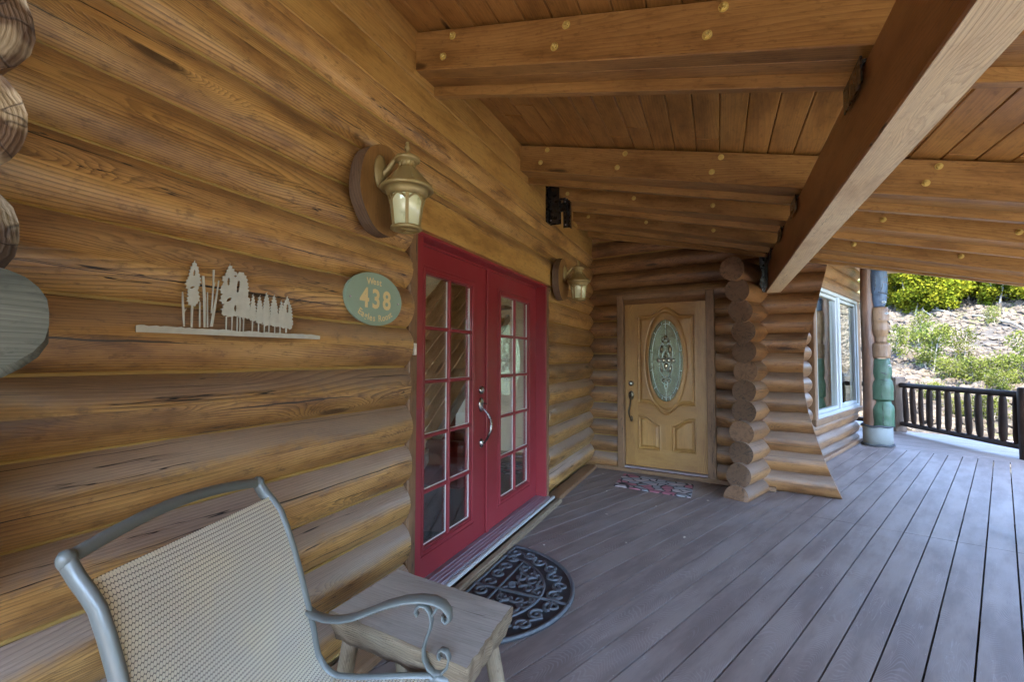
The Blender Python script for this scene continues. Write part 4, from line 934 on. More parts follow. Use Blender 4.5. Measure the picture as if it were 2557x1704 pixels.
# ================================================================== WALL LANTERNS
def lantern(y, zoff, label, ly):
    t = thing('wall_lantern', label, 'wall lamp', (0.06, y, 2.2+zoff), 'lanterns beside the double door')
    mb = MB(); n = 44; loop = []
    for i in range(n):
        a = 2*PI*i/n; r = 1+0.035*noise.noise(Vector((math.cos(a)*1.6+y, math.sin(a)*1.6, 2.0))); loop.append((ly+0.172*r*math.cos(a), 2.205+zoff+0.214*r*math.sin(a)))
    mb.prism([loop], (0, 0, 0), (0, 1, 0), (0, 0, 1), 0.082, 0.148, 0, 1, grain=1)
    mb.build('wood_slice', [M_slice, M_post], t)
    zc = 2.20+zoff; ax = 0.29
    mb = MB(); mb.lathe((0.148, y-0.015, zc+0.075), [(0.050, 0), (0.050, 0.006), (0.040, 0.016), (0.022, 0.026), (0, 0.030)], axis=(1, 0, 0), xd=(0, 0, 1), sx=1.6, sy=0.85, seg=24); mb.build('backplate', M_lamp, t)
    mb = MB(); mb.tube([(0.165, y-0.012, zc+0.06), (0.195, y-0.01, zc+0.085), (0.225, y-0.005, zc+0.125), (0.26, y, zc+0.135), (ax, y, zc+0.130)], [0.016, 0.014, 0.012, 0.012, 0.014], 10)
    mb.tube([(0.170, y-0.01, zc+0.02), (0.185, y-0.008, zc-0.005), (0.21, y-0.005, zc+0.010), (0.205, y-0.004, zc+0.035), (0.19, y-0.004, zc+0.03)], 0.007, 8); mb.build('arm', M_lamp, t)
    mb = MB(); c = (ax, y, 0)
    mb.lathe(c, [(0.0, zc+0.132), (0.040, zc+0.130), (0.056, zc+0.122), (0.058, zc+0.110), (0.050, zc+0.104), (0.036, zc+0.100), (0.034, zc+0.078), (0.042, zc+0.070), (0.056, zc+0.052), (0.085, zc+0.018), (0.112, zc-0.010), (0.120, zc-0.020), (0.118, zc-0.028), (0.105, zc-0.030), (0.098, zc-0.026), (0.092, zc-0.045), (0.084, zc-0.060), (0.080, zc-0.062)], seg=36, mi=0)
    for k in range(12):
        a = 2*PI*k/12; mb.tube([(ax+math.cos(a)*r, y+math.sin(a)*r, z) for r, z in ((0.036, zc+0.100), (0.036, zc+0.078))], 0.004, 6)
    for k in range(6):
        a = 2*PI*k/6+0.4; mb.tube([(ax+math.cos(a)*r, y+math.sin(a)*r, z) for r, z in ((0.044, zc+0.069), (0.058, zc+0.051), (0.087, zc+0.018), (0.113, zc-0.010))], 0.0025, 6)
    mb.build('cap', M_lamp, t)
    mb = MB(); mb.lathe(c, [(0.014, zc+0.130), (0.017, zc+0.142), (0.009, zc+0.152), (0.012, zc+0.160), (0.015, zc+0.168), (0.008, zc+0.180), (0.011, zc+0.186), (0.006, zc+0.196), (0.0, zc+0.199)], seg=16); mb.build('finial', M_lamp, t)
    mb = MB(); mb.lathe(c, [(0.078, zc-0.060), (0.077, zc-0.075), (0.062, zc-0.195)], seg=36); mb.build('glass_shade', M_lampglass, t)
    mb = MB(); mb.lathe(c, [(0.062, zc-0.193), (0.070, zc-0.196), (0.071, zc-0.205), (0.064, zc-0.210), (0.050, zc-0.210), (0.049, zc-0.203)], seg=32)
    for k in range(3):
        a = 2*PI*k/3+0.5; mb.tube([(ax, y, zc-0.206), (ax+math.cos(a)*0.052, y+math.sin(a)*0.052, zc-0.206)], 0.004, 6)
    for k in range(6):
        a = 2*PI*k/6+0.15; u = Vector((math.cos(a), math.sin(a), 0)); w = Vector((-math.sin(a), math.cos(a), 0)); C0 = Vector((ax, y, 0))
        mb.bar(C0+u*0.080+Vector((0, 0, zc-0.06)), C0+u*0.065+Vector((0, 0, zc-0.196)), w, 0.007, 0.002)
        for sgn in (-1, 1): mb.tube([C0+(u*math.cos(q)+w*math.sin(q)*sgn)*0.0795+Vector((0, 0, zc-0.062-0.030*(1-math.sin(q/0.52*PI/2)))) for q in (0.10, 0.2, 0.3, 0.4, 0.5)], 0.0045, 6)
    mb.build('cage', M_lamp, t)
lantern(1.655, 0.0, 'weathered bronze lantern on a round wood slice above the green oval sign', 1.685)
lantern(4.440, 0.015, 'smaller-looking bronze lantern on a wood slice beyond the red double door near the corner', 4.40)

# ================================================================== SIGN
def sign():
    t = thing('house_sign', 'oval sage-green sign with cream lettering left of the red door', 'sign', (0.075, 1.70, 1.57))
    cy, cz, a, b = 1.703, 1.695, 0.196, 0.126; X0 = 0.078
    mb = MB(); mb.prism([[(cy+a*math.cos(2*PI*i/64), cz+b*math.sin(2*PI*i/64)) for i in range(64)]], (0, 0, 0), (0, 1, 0), (0, 0, 1), 0.064, X0-0.002)
    mb.prism([[(cy+(a-0.004)*math.cos(2*PI*i/64), cz+(b-0.004)*math.sin(2*PI*i/64)) for i in range(64)]], (0, 0, 0), (0, 1, 0), (0, 0, 1), X0-0.002, X0); mb.build('plaque', M_sage, t)
    L = MB()
    def put(ch, size, y, z, rot, sx=1.0, off=0.0):
        v, f = text_mesh(ch, size, off)
        if not v: return
        b0 = len(L.v); cr, sr = math.cos(rot), math.sin(rot)
        for p in v:
            px, py = p[0]*sx, p[1]; L.v.append((X0+0.0012, y+px*cr-py*sr, z+px*sr+py*cr))
        for q in f: L.face([b0+i for i in q], [(0, 0)]*len(q))
    for ch, dx in zip('438', (-0.076, 0.002, 0.078)): put(ch, 0.126, cy+dx, cz-0.042, 0, 0.95, 0.0034)
    for ch, dx in zip('West', (-0.034, -0.009, 0.010, 0.026)): put(ch, 0.044, cy+dx*1.15, cz+0.070-abs(dx)*0.10, -dx*1.8, 1.0, 0.0010)
    s = 'Eagles Roost'; wd = dict(E=.55, a=.5, g=.5, l=.24, e=.5, s=.45, R=.6, o=.52, t=.32); wd[' '] = 0.34; tot = sum(wd[c] for c in s); q = 0
    for ch in s:
        fpos = (q+wd[ch]/2)/tot-0.5; q += wd[ch]; th = fpos*1.72; y = cy+0.160*math.sin(th); z = cz-0.098*math.cos(th)-0.008
        put(ch, 0.043, y, z, math.atan2(0.098*math.sin(th), 0.160*math.cos(th)), 1.0, 0.0008)
    L.build('lettering', M_cream, t)
    for y in (cy-0.166, cy+0.166):
        m = MB(); m.lathe((X0, y, cz-0.006), [(0.0055, 0), (0.005, 0.002), (0, 0.003)], axis=(1, 0, 0), seg=12); m.build('screw', M_alu, t)
sign()

# ================================================================== METAL TREE ART
def art():
    X0 = 0.070
    def yz(px, py):
        t_ = (px-65)/1505.0; y = (0.728+0.165*t_)/(1-0.352*t_); dep = 1.487*0.4117+0.9104*y; pm = 2571*1.414/dep
        return (y, 1.503+((600+(px-65)*0.053)-py)/pm)
    mb = MB(); lay = [0]
    def poly(loops):
        lay[0] += 1; o = 0.0004*(lay[0] % 9)
        if isinstance(loops[0][0], (int, float)): loops = [loops]
        mb.prism([[yz(*p) for p in L] for L in loops], (0, 0, 0), (0, 1, 0), (0, 0, 1), X0+o, X0+o+0.003)
    def jag(pts, amp=9, step=13, seed=1):
        rr = random.Random(seed); out = []; n = len(pts); s_ = 1
        for i in range(n):
            p, q = pts[i], pts[(i+1) % n]; l = math.hypot(q[0]-p[0], q[1]-p[1]); m = max(1, int(l/step)); nx_, ny_ = (q[1]-p[1])/(l+1e-6), -(q[0]-p[0])/(l+1e-6)
            for k in range(m):
                f = k/m; a = amp*rr.uniform(0.3, 1.0)*s_; s_ = -s_; out.append((p[0]+(q[0]-p[0])*f+nx_*a, p[1]+(q[1]-p[1])*f+ny_*a))
        return out
    hole = lambda x, y, w, h, r=0, s_=1: jag([(x+math.cos(a)*w*math.cos(r)-math.sin(a)*h*math.sin(r), y+math.cos(a)*w*math.sin(r)+math.sin(a)*h*math.cos(r)) for a in [2*PI*i/8 for i in range(8)]], 2.0, 9, s_)
    base = [(65, 600), (65, 652), (1570, 706), (1570, 678)]; top = [(1500-i*35, 600+(1500-i*35-65)*0.053-4+rnd.uniform(-6, 5)) for i in range(41)]
    poly([base+top])
    poly([jag([(545, 75), (575, 130), (590, 190), (600, 250), (580, 300), (590, 350), (595, 400), (560, 440), (520, 440), (488, 405), (500, 350), (495, 310), (475, 265), (498, 210), (510, 140)], 9, 13, 3), hole(545, 175, 9, 26, 0.1), hole(533, 292, 22, 8, -0.3)])
    poly([(528, 430), (545, 430), (543, 615), (530, 615)])
    poly([jag([(835, 100), (870, 145), (900, 180), (935, 165), (970, 200), (990, 260), (995, 330), (985, 355), (1010, 400), (1010, 540), (960, 545), (900, 520), (850, 530), (785, 515), (780, 470), (800, 430), (765, 400), (780, 350), (755, 310), (790, 260), (775, 220), (805, 180)], 10, 14, 5), hole(830, 245, 12, 32), hole(910, 285, 12, 52, 0.1), hole(838, 390, 26, 12, -0.6), hole(890, 460, 9, 26), hole(885, 200, 12, 7)])
    for (cx_, tp, bt, hw, sd_) in ((1032, 345, 560, 30, 21), (1085, 352, 585, 30, 22), (1140, 330, 600, 32, 23), (1200, 348, 605, 36, 24), (1262, 388, 612, 24, 25), (1308, 360, 625, 46, 26)):
        poly([jag([(cx_, tp), (cx_+hw*0.45, tp+50), (cx_+hw*0.8, tp+110), (cx_+hw, bt-40), (cx_+hw*0.8, bt), (cx_-hw*0.8, bt-8), (cx_-hw, bt-60), (cx_-hw*0.8, tp+110), (cx_-hw*0.45, tp+50)], 7, 12, sd_)]+([hole(1311, 460, 9, 36)] if cx_ == 1308 else []))
    poly([jag([(1005, 480), (1060, 505), (1330, 500), (1345, 600), (1290, 612), (1200, 600), (1120, 580), (1060, 548), (1005, 538)], 5, 14, 30)])
    poly([(1298, 610), (1310, 610), (1308, 656), (1300, 656)])
    for pts in ([(447, 330), (456, 330), (470, 470), (478, 608), (468, 608), (452, 470)], [(610, 200), (628, 200), (648, 400), (650, 615), (636, 615), (626, 400)], [(655, 330), (662, 330), (672, 615), (662, 615)], [(697, 150), (712, 150), (706, 400), (702, 500), (690, 500), (700, 300)], [(745, 235), (752, 240), (735, 400), (708, 608), (686, 608), (720, 400)], [(596, 410), (606, 410), (612, 612), (602, 612)], [(466, 490), (488, 462), (490, 468), (470, 500)], [(704, 300), (718, 250), (722, 255), (710, 310)]): poly([pts])
    for x in (822, 868, 910, 932, 960, 1032, 1086, 1132, 1168, 1214, 1256): poly([[(x-4, 525), (x+4, 525), (x+3, 600+(x-65)*0.053+4), (x-3, 600+(x-65)*0.053+4)]])
    o = mb.build('wall_art', M_art, None, origin=(X0, 1.05, 1.49)); tag(o, 'flat grey metal cut-out of pine trees on a strip, hung on the log wall', 'wall art')
art()

# ================================================================== SMALL WALL THINGS
def small():
    t = thing('tv_bracket', 'black folding steel mount bolted to the boards high on the left wall', 'bracket', (0.06, 4.2, 2.75))
    mb = MB(); mb.abox(0.055, 0.062, 4.12, 4.27, 2.745, 3.165, bev=0.002); mb.abox(0.062, 0.170, 4.190, 4.197, 2.745, 3.165, bev=0.002); mb.abox(0.062, 0.170, 4.245, 4.252, 2.745, 3.165, bev=0.002); mb.build('wall_plate', M_black, t)
    mb = MB(); mb.abox(0.165, 0.245, 4.205, 4.237, 2.86, 2.94, bev=0.003); mb.abox(0.165, 0.23, 4.205, 4.237, 2.975, 2.99, bev=0.003); mb.build('arm', M_black, t)
    mb = MB(); mb.abox(0.195, 0.262, 4.240, 4.247, 2.70, 2.99, bev=0.002); mb.abox(0.255, 0.262, 4.247, 4.30, 2.70, 2.99, bev=0.002); mb.build('swing_plate', M_black, t)
    for (x, z) in ((0.085, 2.775), (0.15, 3.13)):
        m = MB(); m.lathe((x, 4.19, z), [(0.008, 0), (0.007, 0.005), (0, 0.007)], axis=(0, -1, 0), seg=10); m.build('bolt', M_alu, t)
    for (x, z) in ((0.215, 2.96), (0.24, 2.935), (0.22, 2.73)):
        m = MB(); m.lathe((x, 4.24, z), [(0.007, 0), (0.006, 0.005), (0, 0.007)], axis=(0, -1, 0), seg=10); m.build('bolt', M_alu, t)
    mb = MB(); mb.abox(0.0305, 0.046, 2.052, 2.078, 1.432, 1.497, 0, bev=0.003); mb.abox(0.046, 0.048, 2.060, 2.070, 1.455, 1.470, 0)
    tag(mb.build('doorbell', M_bell, None, origin=(0.03, 2.065, 1.432)), 'small white doorbell button on the wood trim left of the red door', 'doorbell')
small()

# ================================================================== MATS
def mats():
    t = thing('doormat', 'black half-round rubber scrollwork mat lying in front of the red double door', 'doormat', (0.16, 2.52, 0.002))
    CX, CY, R = 0.152, 2.545, 0.625
    mb = MB(); P = [(CX, CY-R), *[(CX+R*1.0*math.cos(a), CY+R*math.sin(a)) for a in [-PI/2+PI*i/48 for i in range(1, 48)]], (CX, CY+R)]
    mb.prism([P], (0, 0, 0), (1, 0, 0), (0, 1, 0), 0.003, 0.010); mb.build('base', M_rubber, t)
    m = MB(); z = 0.0125
    Pn = lambda r, a: (CX+r*math.cos(a), CY+r*math.sin(a), z)
    for r, w in ((R-0.012, 0.012), (R*0.70, 0.009)): m.tube([Pn(r, -PI/2+PI*i/60) for i in range(61)], w, 8, flat=(1.2, 0.5) if False else None)
    m.tube([(CX+0.014, CY-R+0.01, z), (CX+0.014, CY+R-0.01, z)], 0.009, 8); m.tube([(CX+0.165, CY-R*0.66, z), (CX+0.165, CY+R*0.66, z)], 0.008, 8); m.tube([(CX+0.02, CY, z), (CX+R, CY, z)], 0.011, 8)
    def spiral(c, r0, a0, dr, turns=1.35, w=0.0115):
        pts = []
        for i in range(26):
            q = i/25; r = r0*(1-0.86*q); a = a0+dr*turns*2*PI*q; pts.append((c[0]+r*math.cos(a), c[1]+r*math.sin(a), z))
        m.tube(pts, [w*(1-0.35*i/25) for i in range(26)], 7)
        return pts[0]
    N = 14
    for i in range(N):
        a = -PI/2+PI*(i+0.5)/N; rr = R*0.845; c = Pn(rr+0.012*(-1)**i, a); p0 = spiral(c, 0.052, a+PI/2*(1 if i % 2 else -1), 1 if i % 2 else -1)
        if i % 2 == 0 and i < N-1:
            c2 = Pn(R*0.845-0.012, -PI/2+PI*(i+1.5)/N); m.tube([p0, ((p0[0]+c2[0])/2, (p0[1]+c2[1])/2, z), Pn(R*0.845+0.03, -PI/2+PI*(i+1.5)/N)], 0.008, 7)
    for i in range(8):
        y = CY+(i-3.5)*0.118; spiral((CX+0.090, y), 0.050, PI/2*(1 if i % 2 else -1), 1 if i % 2 else -1)
    for sg in (-1, 1):
        for (dx, dy, r, a, d) in ((0.235, 0.07, 0.05, 0, 1), (0.235, 0.19, 0.055, 2, -1), (0.22, 0.30, 0.04, 1, 1), (0.33, 0.07, 0.045, 3, -1), (0.33, 0.17, 0.05, 1.2, 1), (0.30, 0.255, 0.035, 0, -1), (0.40, 0.06, 0.03, 2, 1), (0.385, 0.12, 0.03, 0, 1)): spiral((CX+dx, CY+sg*dy), r, a, d*sg, 1.1)
        m.tube([(CX+0.19, CY+sg*0.02, z), (CX+0.25, CY+sg*0.12, z), (CX+0.22, CY+sg*0.24, z), (CX+0.19, CY+sg*0.36, z)], 0.008, 7); m.tube([(CX+0.42, CY+sg*0.02, z), (CX+0.36, CY+sg*0.12, z), (CX+0.37, CY+sg*0.2, z), (CX+0.28, CY+sg*0.31, z)], 0.008, 7)
    m.build('scrollwork', M_rubber2, t)
    mb = MB(); Q = [(0.494, 5.700), (1.295, 5.530), (1.288, 5.010), (0.485, 5.128)]; o = (0.9, 5.35, 0.002)
    mb.prism([Q[::-1]], (0, 0, 0), (1, 0, 0), (0, 1, 0), 0.003, 0.012); tag(mb.build('doormat', M_mat, None, origin=o), 'rectangular mat printed with grey and pink stones in front of the oak door', 'doormat')
mats()

# ================================================================== BENCH
def bench():
    t = thing('bench', 'small rustic slab bench of pale worn wood beside the patio chair', 'bench', (0.53, 1.47, 0.0))
    A, B, C_, D = [Vector((*p, 0.46)) for p in ((0.215, 1.316), (0.228, 1.700), (0.830, 1.632), (0.849, 1.250))]
    mb = MB(); n = 26; T = 0.104
    def edge(p, q, w, sd): 
        out = []; d = (q-p); m = Vector((-d.y, d.x, 0)).normalized()
        for i in range(n): out.append(p+d*(i/n)+m*w*noise.noise(Vector((i*0.45, sd, 0))))
        return out
    top = edge(A, D, 0.006, 1)+edge(D, C_, 0.009, 2)+edge(C_, B, 0.004, 3)+edge(B, A, 0.004, 4); N = len(top); cen = (A+B+C_+D)/4
    rows = [(0.0, 0.0), (0.006, 0.004), (0.005, 0.025), (0.0, 0.055), (-0.010, 0.085), (-0.020, T)]
    b = len(mb.v)
    for (o, dz) in rows:
        for i, p in enumerate(top):
            r = (p-cen); r.z = 0; r = r.normalized(); e = o-0.006+0.010*noise.noise(Vector((i*0.35, dz*40, 3)))*(1 if dz > 0 else 0); q = p+r*e; mb.v.append((q.x, q.y, 0.46-dz-(0.004*noise.noise(Vector((i*0.5, 9, 0))) if dz else 0)))
    for k in range(len(rows)-1):
        for i in range(N):
            j = (i+1) % N; mb.face((b+k*N+i, b+(k+1)*N+i, b+(k+1)*N+j, b+k*N+j), [(i*0.018, k*0.03), (i*0.018, k*0.03+0.03), (i*0.018+0.018, k*0.03+0.03), (i*0.018+0.018, k*0.03)], 1, True)
    mb.face([b+i for i in range(N)], [(mb.v[b+i][0], mb.v[b+i][1]) for i in range(N)], 0); mb.face([b+(len(rows)-1)*N+i for i in range(N)][::-1], [(0, 0)]*N, 1)
    mb.build('seat', [M_bench, M_bark], t)
    for (p, f) in (((0.29, 1.36), (0.245, 1.315)), ((0.30, 1.62), (0.262, 1.70)), ((0.76, 1.56), (0.80, 1.63)), ((0.78, 1.31), (0.865, 1.245))):
        m = MB(); m.tube([(f[0], f[1], 0.0), (f[0]+(p[0]-f[0])*0.5, f[1]+(p[1]-f[1])*0.5, 0.2), (p[0], p[1], 0.38)], [0.026, 0.030, 0.032], 12, rough=0.12, seed=p[0]*9); m.build('leg', M_bark, t)
bench()

# ================================================================== CHAIR
def chair():
    Kn, Kf = Vector((0.327, 0.499, 0)), Vector((0.143, 1.067, 0)); F = Vector((0.951, 0.308, 0)).normalized(); Sd = Vector((-0.308, 0.951, 0)).normalized()
    t = thing('patio_chair', 'grey metal patio chair with beige woven sling standing against the log wall', 'chair', tuple((Kn+Kf)/2+F*0.3))
    prof = [(-0.006, 0.992), (0.004, 0.975), (0.022, 0.952), (0.044, 0.929), (0.071, 0.896), (0.094, 0.843), (0.120, 0.773), (0.143, 0.700), (0.160, 0.640), (0.177, 0.580), (0.193, 0.522), (0.203, 0.470), (0.212, 0.435), (0.237, 0.397), (0.262, 0.378), (0.29, 0.367), (0.36, 0.368), (0.437, 0.376), (0.52, 0.385), (0.60, 0.391), (0.66, 0.385)]
    def P(K, f, z, o=0): return K+F*f+Sd*o+Vector((0, 0, z))
    for K, sg in ((Kn, 1), (Kf, -1)):
        m = MB(); m.tube([P(K, *p) for p in prof], 0.0175, 16, up=Sd, flat=(1.15, 0.78)); m.lathe(P(K, -0.004, 0.994)-Sd*0.0, [(0.0, -0.024), (0.012, -0.021), (0.017, -0.012), (0.019, 0.0), (0.016, 0.010), (0.009, 0.016), (0, 0.018)], axis=F*0.2+Vector((0, 0, 1)), seg=20, sx=1.0, sy=1.0)
        m.build('side_frame', M_chair, t)
        ap = [(0.168, 0.592), (0.205, 0.566), (0.249, 0.556), (0.30, 0.558), (0.343, 0.568), (0.40, 0.592), (0.457, 0.616), (0.515, 0.634), (0.57, 0.641), (0.61, 0.638), (0.641, 0.626), (0.660, 0.605), (0.662, 0.585), (0.650, 0.575), (0.638, 0.581), (0.638, 0.594)]
        m = MB(); m.tube([P(K, f, z) for f, z in ap], [0.018]*3+[0.020]*3+[0.023]*5+[0.021, 0.019, 0.016, 0.013, 0.010], 14, up=Sd, flat=(0.42, 1.25)); m.build('armrest', M_chair, t)
        sp = [(0.556, 0.588), (0.548, 0.598), (0.552, 0.612), (0.566, 0.622), (0.584, 0.618), (0.597, 0.600), (0.602, 0.575), (0.598, 0.549), (0.586, 0.520), (0.577, 0.490), (0.578, 0.455), (0.592, 0.427), (0.613, 0.413), (0.636, 0.416), (0.655, 0.435), (0.661, 0.460), (0.652, 0.482), (0.636, 0.488), (0.625, 0.478), (0.624, 0.463), (0.632, 0.457)]
        m = MB(); m.tube([P(K, f, z) for f, z in sp], [0.013]*3+[0.0145]*14+[0.012, 0.011, 0.011, 0.012], 12, up=Sd, flat=(0.42, 1.1)); m.tube([P(K, 0.600, 0.585), P(K, 0.618, 0.612), P(K, 0.630, 0.628)], 0.009, 10, up=Sd, flat=(0.5, 1)); m.tube([P(K, 0.613, 0.413), P(K, 0.616, 0.392)], 0.013, 10)
        m.build('arm_scroll', M_chair, t)
        for (f0, z0, f1) in ((0.63, 0.385, 0.66), (0.24, 0.385, 0.12)):
            m = MB(); m.tube([P(K, f0, z0), P(K, (f0+f1)/2, 0.20), P(K, f1, 0.008)], [0.015, 0.014, 0.016], 12); m.build('leg', M_chair, t)
    m = MB(); n = 24; W_ = (Kf-Kn).length
    m.tube([Kn.lerp(Kf, i/n)+Vector((0, 0, 0.992+0.030*math.sin(PI*i/n)))-F*(0.005+0.012*math.sin(PI*i/n)) for i in range(n+1)], 0.0135, 12, flat=(1.0, 1.15)); m.build('top_rail', M_chair, t)
    m = MB(); m.tube([P(Kn, 0.63, 0.37), P(Kf, 0.63, 0.37)], 0.012, 10); m.tube([P(Kn, 0.22, 0.36), P(Kf, 0.22, 0.36)], 0.012, 10); m.build('cross_rail', M_chair, t)
    # sling: back and seat in one woven sheet, split at the bend
    path = [(0.036, 0.940)]+[p for p in prof[4:20]]; nu = 30
    def sheet(pp, name, s0):
        m = MB(); L = s0; Ls = []
        for i, p in enumerate(pp):
            if i: L += math.hypot(p[0]-pp[i-1][0], p[1]-pp[i-1][1])
            Ls.append(L)
        for side, th in ((0, 0.0), (1, -0.003)):
            b = len(m.v)
            for i, p in enumerate(pp):
                q = pp[min(i+1, len(pp)-1)]; r = pp[max(i-1, 0)]; tx, tz = q[0]-r[0], q[1]-r[1]; l = math.hypot(tx, tz); nx_, nz_ = -tz/l, tx/l
                for k in range(nu+1):
                    w = 0.012+(W_-0.024)*k/nu; sag = -0.010*math.sin(PI*k/nu)*(0.4+0.6*math.sin(PI*i/(len(pp)-1)))
                    m.v.append(tuple(Kn+Sd*w+F*(p[0]+nx_*(0.009+sag+th))+Vector((0, 0, p[1]+nz_*(0.009+sag+th)))))
            for i in range(len(pp)-1):
                for k in range(nu):
                    a = b+i*(nu+1)+k; m.face((a, a+1, a+nu+2, a+nu+1), [(k/nu*W_, Ls[i]), ((k+1)/nu*W_, Ls[i]), ((k+1)/nu*W_, Ls[i+1]), (k/nu*W_, Ls[i+1])], 0, True)
        m.tube([m.v[k] for k in range(nu+1)], 0.003, 6)
        for f in range(len(m.uv)):
            pass
        return m.build(name, M_sling, t), L
    dense = []
    for a, b in zip(path, path[1:]):
        for j in range(3): dense.append((a[0]+(b[0]-a[0])*j/3, a[1]+(b[1]-a[1])*j/3))
    dense.append(path[-1]); cut = 36
    sheet(dense[:cut+1], 'sling_back', 0); sheet(dense[cut:], 'sling_seat', 0.7)
chair()

# ================================================================== CARVED POLE
def totem():
    C0 = Vector((3.955, 9.40, 0)); rt = Vector((0.969, -0.247, 0)); fw = Vector((-0.247, -0.969, 0))
    t = thing('totem_pole', 'carved pole painted green, tan and blue standing on the deck beyond the window', 'totem pole', tuple(C0))
    m = MB(); B0 = C0-rt*0.085+Vector((0, 0, 0)); m.tube([B0+Vector((0.006*math.sin(z*2), 0.006*math.cos(z*3), z)) for z in [0.30+0.1*i for i in range(32)]], [0.112-0.0006*i for i in range(32)], 20, rough=0.06, seed=4); m.build('uncarved_back', M_pole, t)
    def block(name, prof, mat, off=0.070, sq=2.6, fl=(1.0, 1.05)):
        m = MB(); seg = 36; zs = []
        for (z0, r0), (z1, r1) in zip(prof, prof[1:]):
            k = max(1, int((z1-z0)/0.02))
            zs += [(z0+(z1-z0)*i/k, r0+(r1-r0)*i/k) for i in range(k)]
        zs.append(prof[-1]); b = len(m.v)
        for z, r in zs:
            for k in range(seg):
                a = 2*PI*k/seg; c, s_ = math.cos(a), math.sin(a); rr = r/((abs(c)**sq+abs(s_)**sq)**(1/sq)); rr *= 1+0.05*noise.noise(Vector((c*2.0, s_*2.0, z*9)))+0.02*noise.noise(Vector((c*7, s_*7, z*22)))
                p = C0+rt*(off+c*rr*fl[0])+fw*(s_*rr*fl[1]); m.v.append((p.x, p.y, z))
        for i in range(len(zs)-1):
            for k in range(seg):
                k2 = (k+1) % seg; m.face((b+i*seg+k, b+i*seg+k2, b+(i+1)*seg+k2, b+(i+1)*seg+k), [(zs[i][0], k*0.025), (zs[i][0], k*0.025+0.025), (zs[i+1][0], k*0.025+0.025), (zs[i+1][0], k*0.025)], 0, True)
        m.face([b+k for k in range(seg)][::-1], [(0, 0)]*seg); m.face([b+(len(zs)-1)*seg+k for k in range(seg)], [(0, 0)]*seg)
        return m.build(name, mat, t)
    g1 = block('green_feet', [(0.33, 0.148), (0.60, 0.152), (0.66, 0.140), (0.70, 0.115), (0.745, 0.108)], M_tgreen)
    g2 = block('green_figure', [(0.752, 0.135), (0.76, 0.146), (0.98, 0.148), (1.06, 0.135), (1.09, 0.118), (1.13, 0.128), (1.20, 0.135), (1.38, 0.122), (1.43, 0.110)], M_tgreen, off=0.068)
    t1 = block('tan_block', [(1.44, 0.120), (1.46, 0.128), (1.66, 0.128), (1.69, 0.115)], M_ttan, off=0.066)
    t2 = block('tan_face', [(1.692, 0.080), (1.80, 0.085), (1.83, 0.105), (1.90, 0.122), (2.02, 0.115), (2.06, 0.124), (2.20, 0.118), (2.28, 0.105)], M_ttan, off=0.066)
    b1 = block('blue_body', [(2.285, 0.075), (2.38, 0.100), (2.46, 0.108), (2.50, 0.098), (2.52, 0.112), (2.74, 0.122), (2.86, 0.118), (2.90, 0.10)], M_tblue, off=0.060)
    b2 = block('blue_head', [(2.905, 0.120), (2.96, 0.130), (3.10, 0.125), (3.40, 0.11)], M_tblue, off=0.060)
    def line(par, pts, r=0.008, mat=M_black, nm='carved_line'):
        q = MB(); q.tube([C0+rt*x+fw*y+Vector((0, 0, z)) for x, y, z in pts], r, 8); q.build(nm, mat, par)
    def arc(z0, z1, R=0.140, off=0.068, a0=-0.2, a1=1.7, n=12, bow=0.0): return [(off+R*math.cos(a0+(a1-a0)*i/n), R*math.sin(a0+(a1-a0)*i/n), z0+(z1-z0)*i/n+bow*math.sin(PI*i/n)) for i in range(n+1)]
    line(g2, arc(1.10, 1.21, 0.136), 0.009); line(g2, arc(1.03, 1.09, 0.141), 0.005); line(g1, [(0.068, 0.158, 0.36), (0.07, 0.158, 0.68)], 0.004); line(g2, [(0.06, 0.152, 0.79), (0.058, 0.150, 1.02)], 0.004)
    line(t2, arc(2.00, 2.08, 0.125), 0.009); line(t2, arc(1.85, 1.93, 0.118), 0.009); line(b1, arc(2.50, 2.53, 0.113, bow=-0.02), 0.007); line(b1, [(0.0, 0.122, 2.54), (0.02, 0.124, 2.62), (0.02, 0.124, 2.82)], 0.005); line(b1, [(0.09, 0.120, 2.54), (0.11, 0.116, 2.62), (0.11, 0.112, 2.82)], 0.005)
    line(b2, arc(2.905, 2.92, 0.120), 0.008, M_reddk)
    for par, z, R_c in ((g1, 0.47, 0.156), (g1, 0.62, 0.150), (g2, 0.90, 0.153), (g2, 1.39, 0.130), (t1, 1.56, 0.133), (t2, 2.23, 0.120), (t2, 1.80, 0.095), (b1, 2.66, 0.124), (b1, 2.80, 0.124), (b1, 2.44, 0.110)):
        line(par, arc(z, z+0.035*math.sin(z*31), R_c, 0.067, 0.1, 1.25, 10, 0.015*math.cos(z*17)), 0.0045, M_pole, 'chisel_cut')
    for par, z, x in ((g2, 1.315, 0.165), (t2, 2.17, 0.150), (b1, 2.36, 0.125)):
        for nm, r_, mt, o in (('eye', 0.030, M_white, 0.0), ('pupil', 0.015, M_black, 0.004)):
            a = MB(); c = C0+rt*(x+o*0.4)+fw*(0.098+o)+Vector((0, 0, z)); a.lathe(c, [(r_, -0.01), (r_, 0.002), (r_*0.7, 0.006), (0, 0.008)], axis=(fw+rt*0.55).normalized(), xd=(0, 0, 1), seg=16, sx=0.62, sy=1.15); a.build(nm, mt, par)
    a = MB(); a.lathe(tuple(C0-rt*0.005), [(0.198, 0.004), (0.200, 0.31), (0.195, 0.325), (0.10, 0.326)], seg=40); a.build('net_wrapped_base', M_net, t)
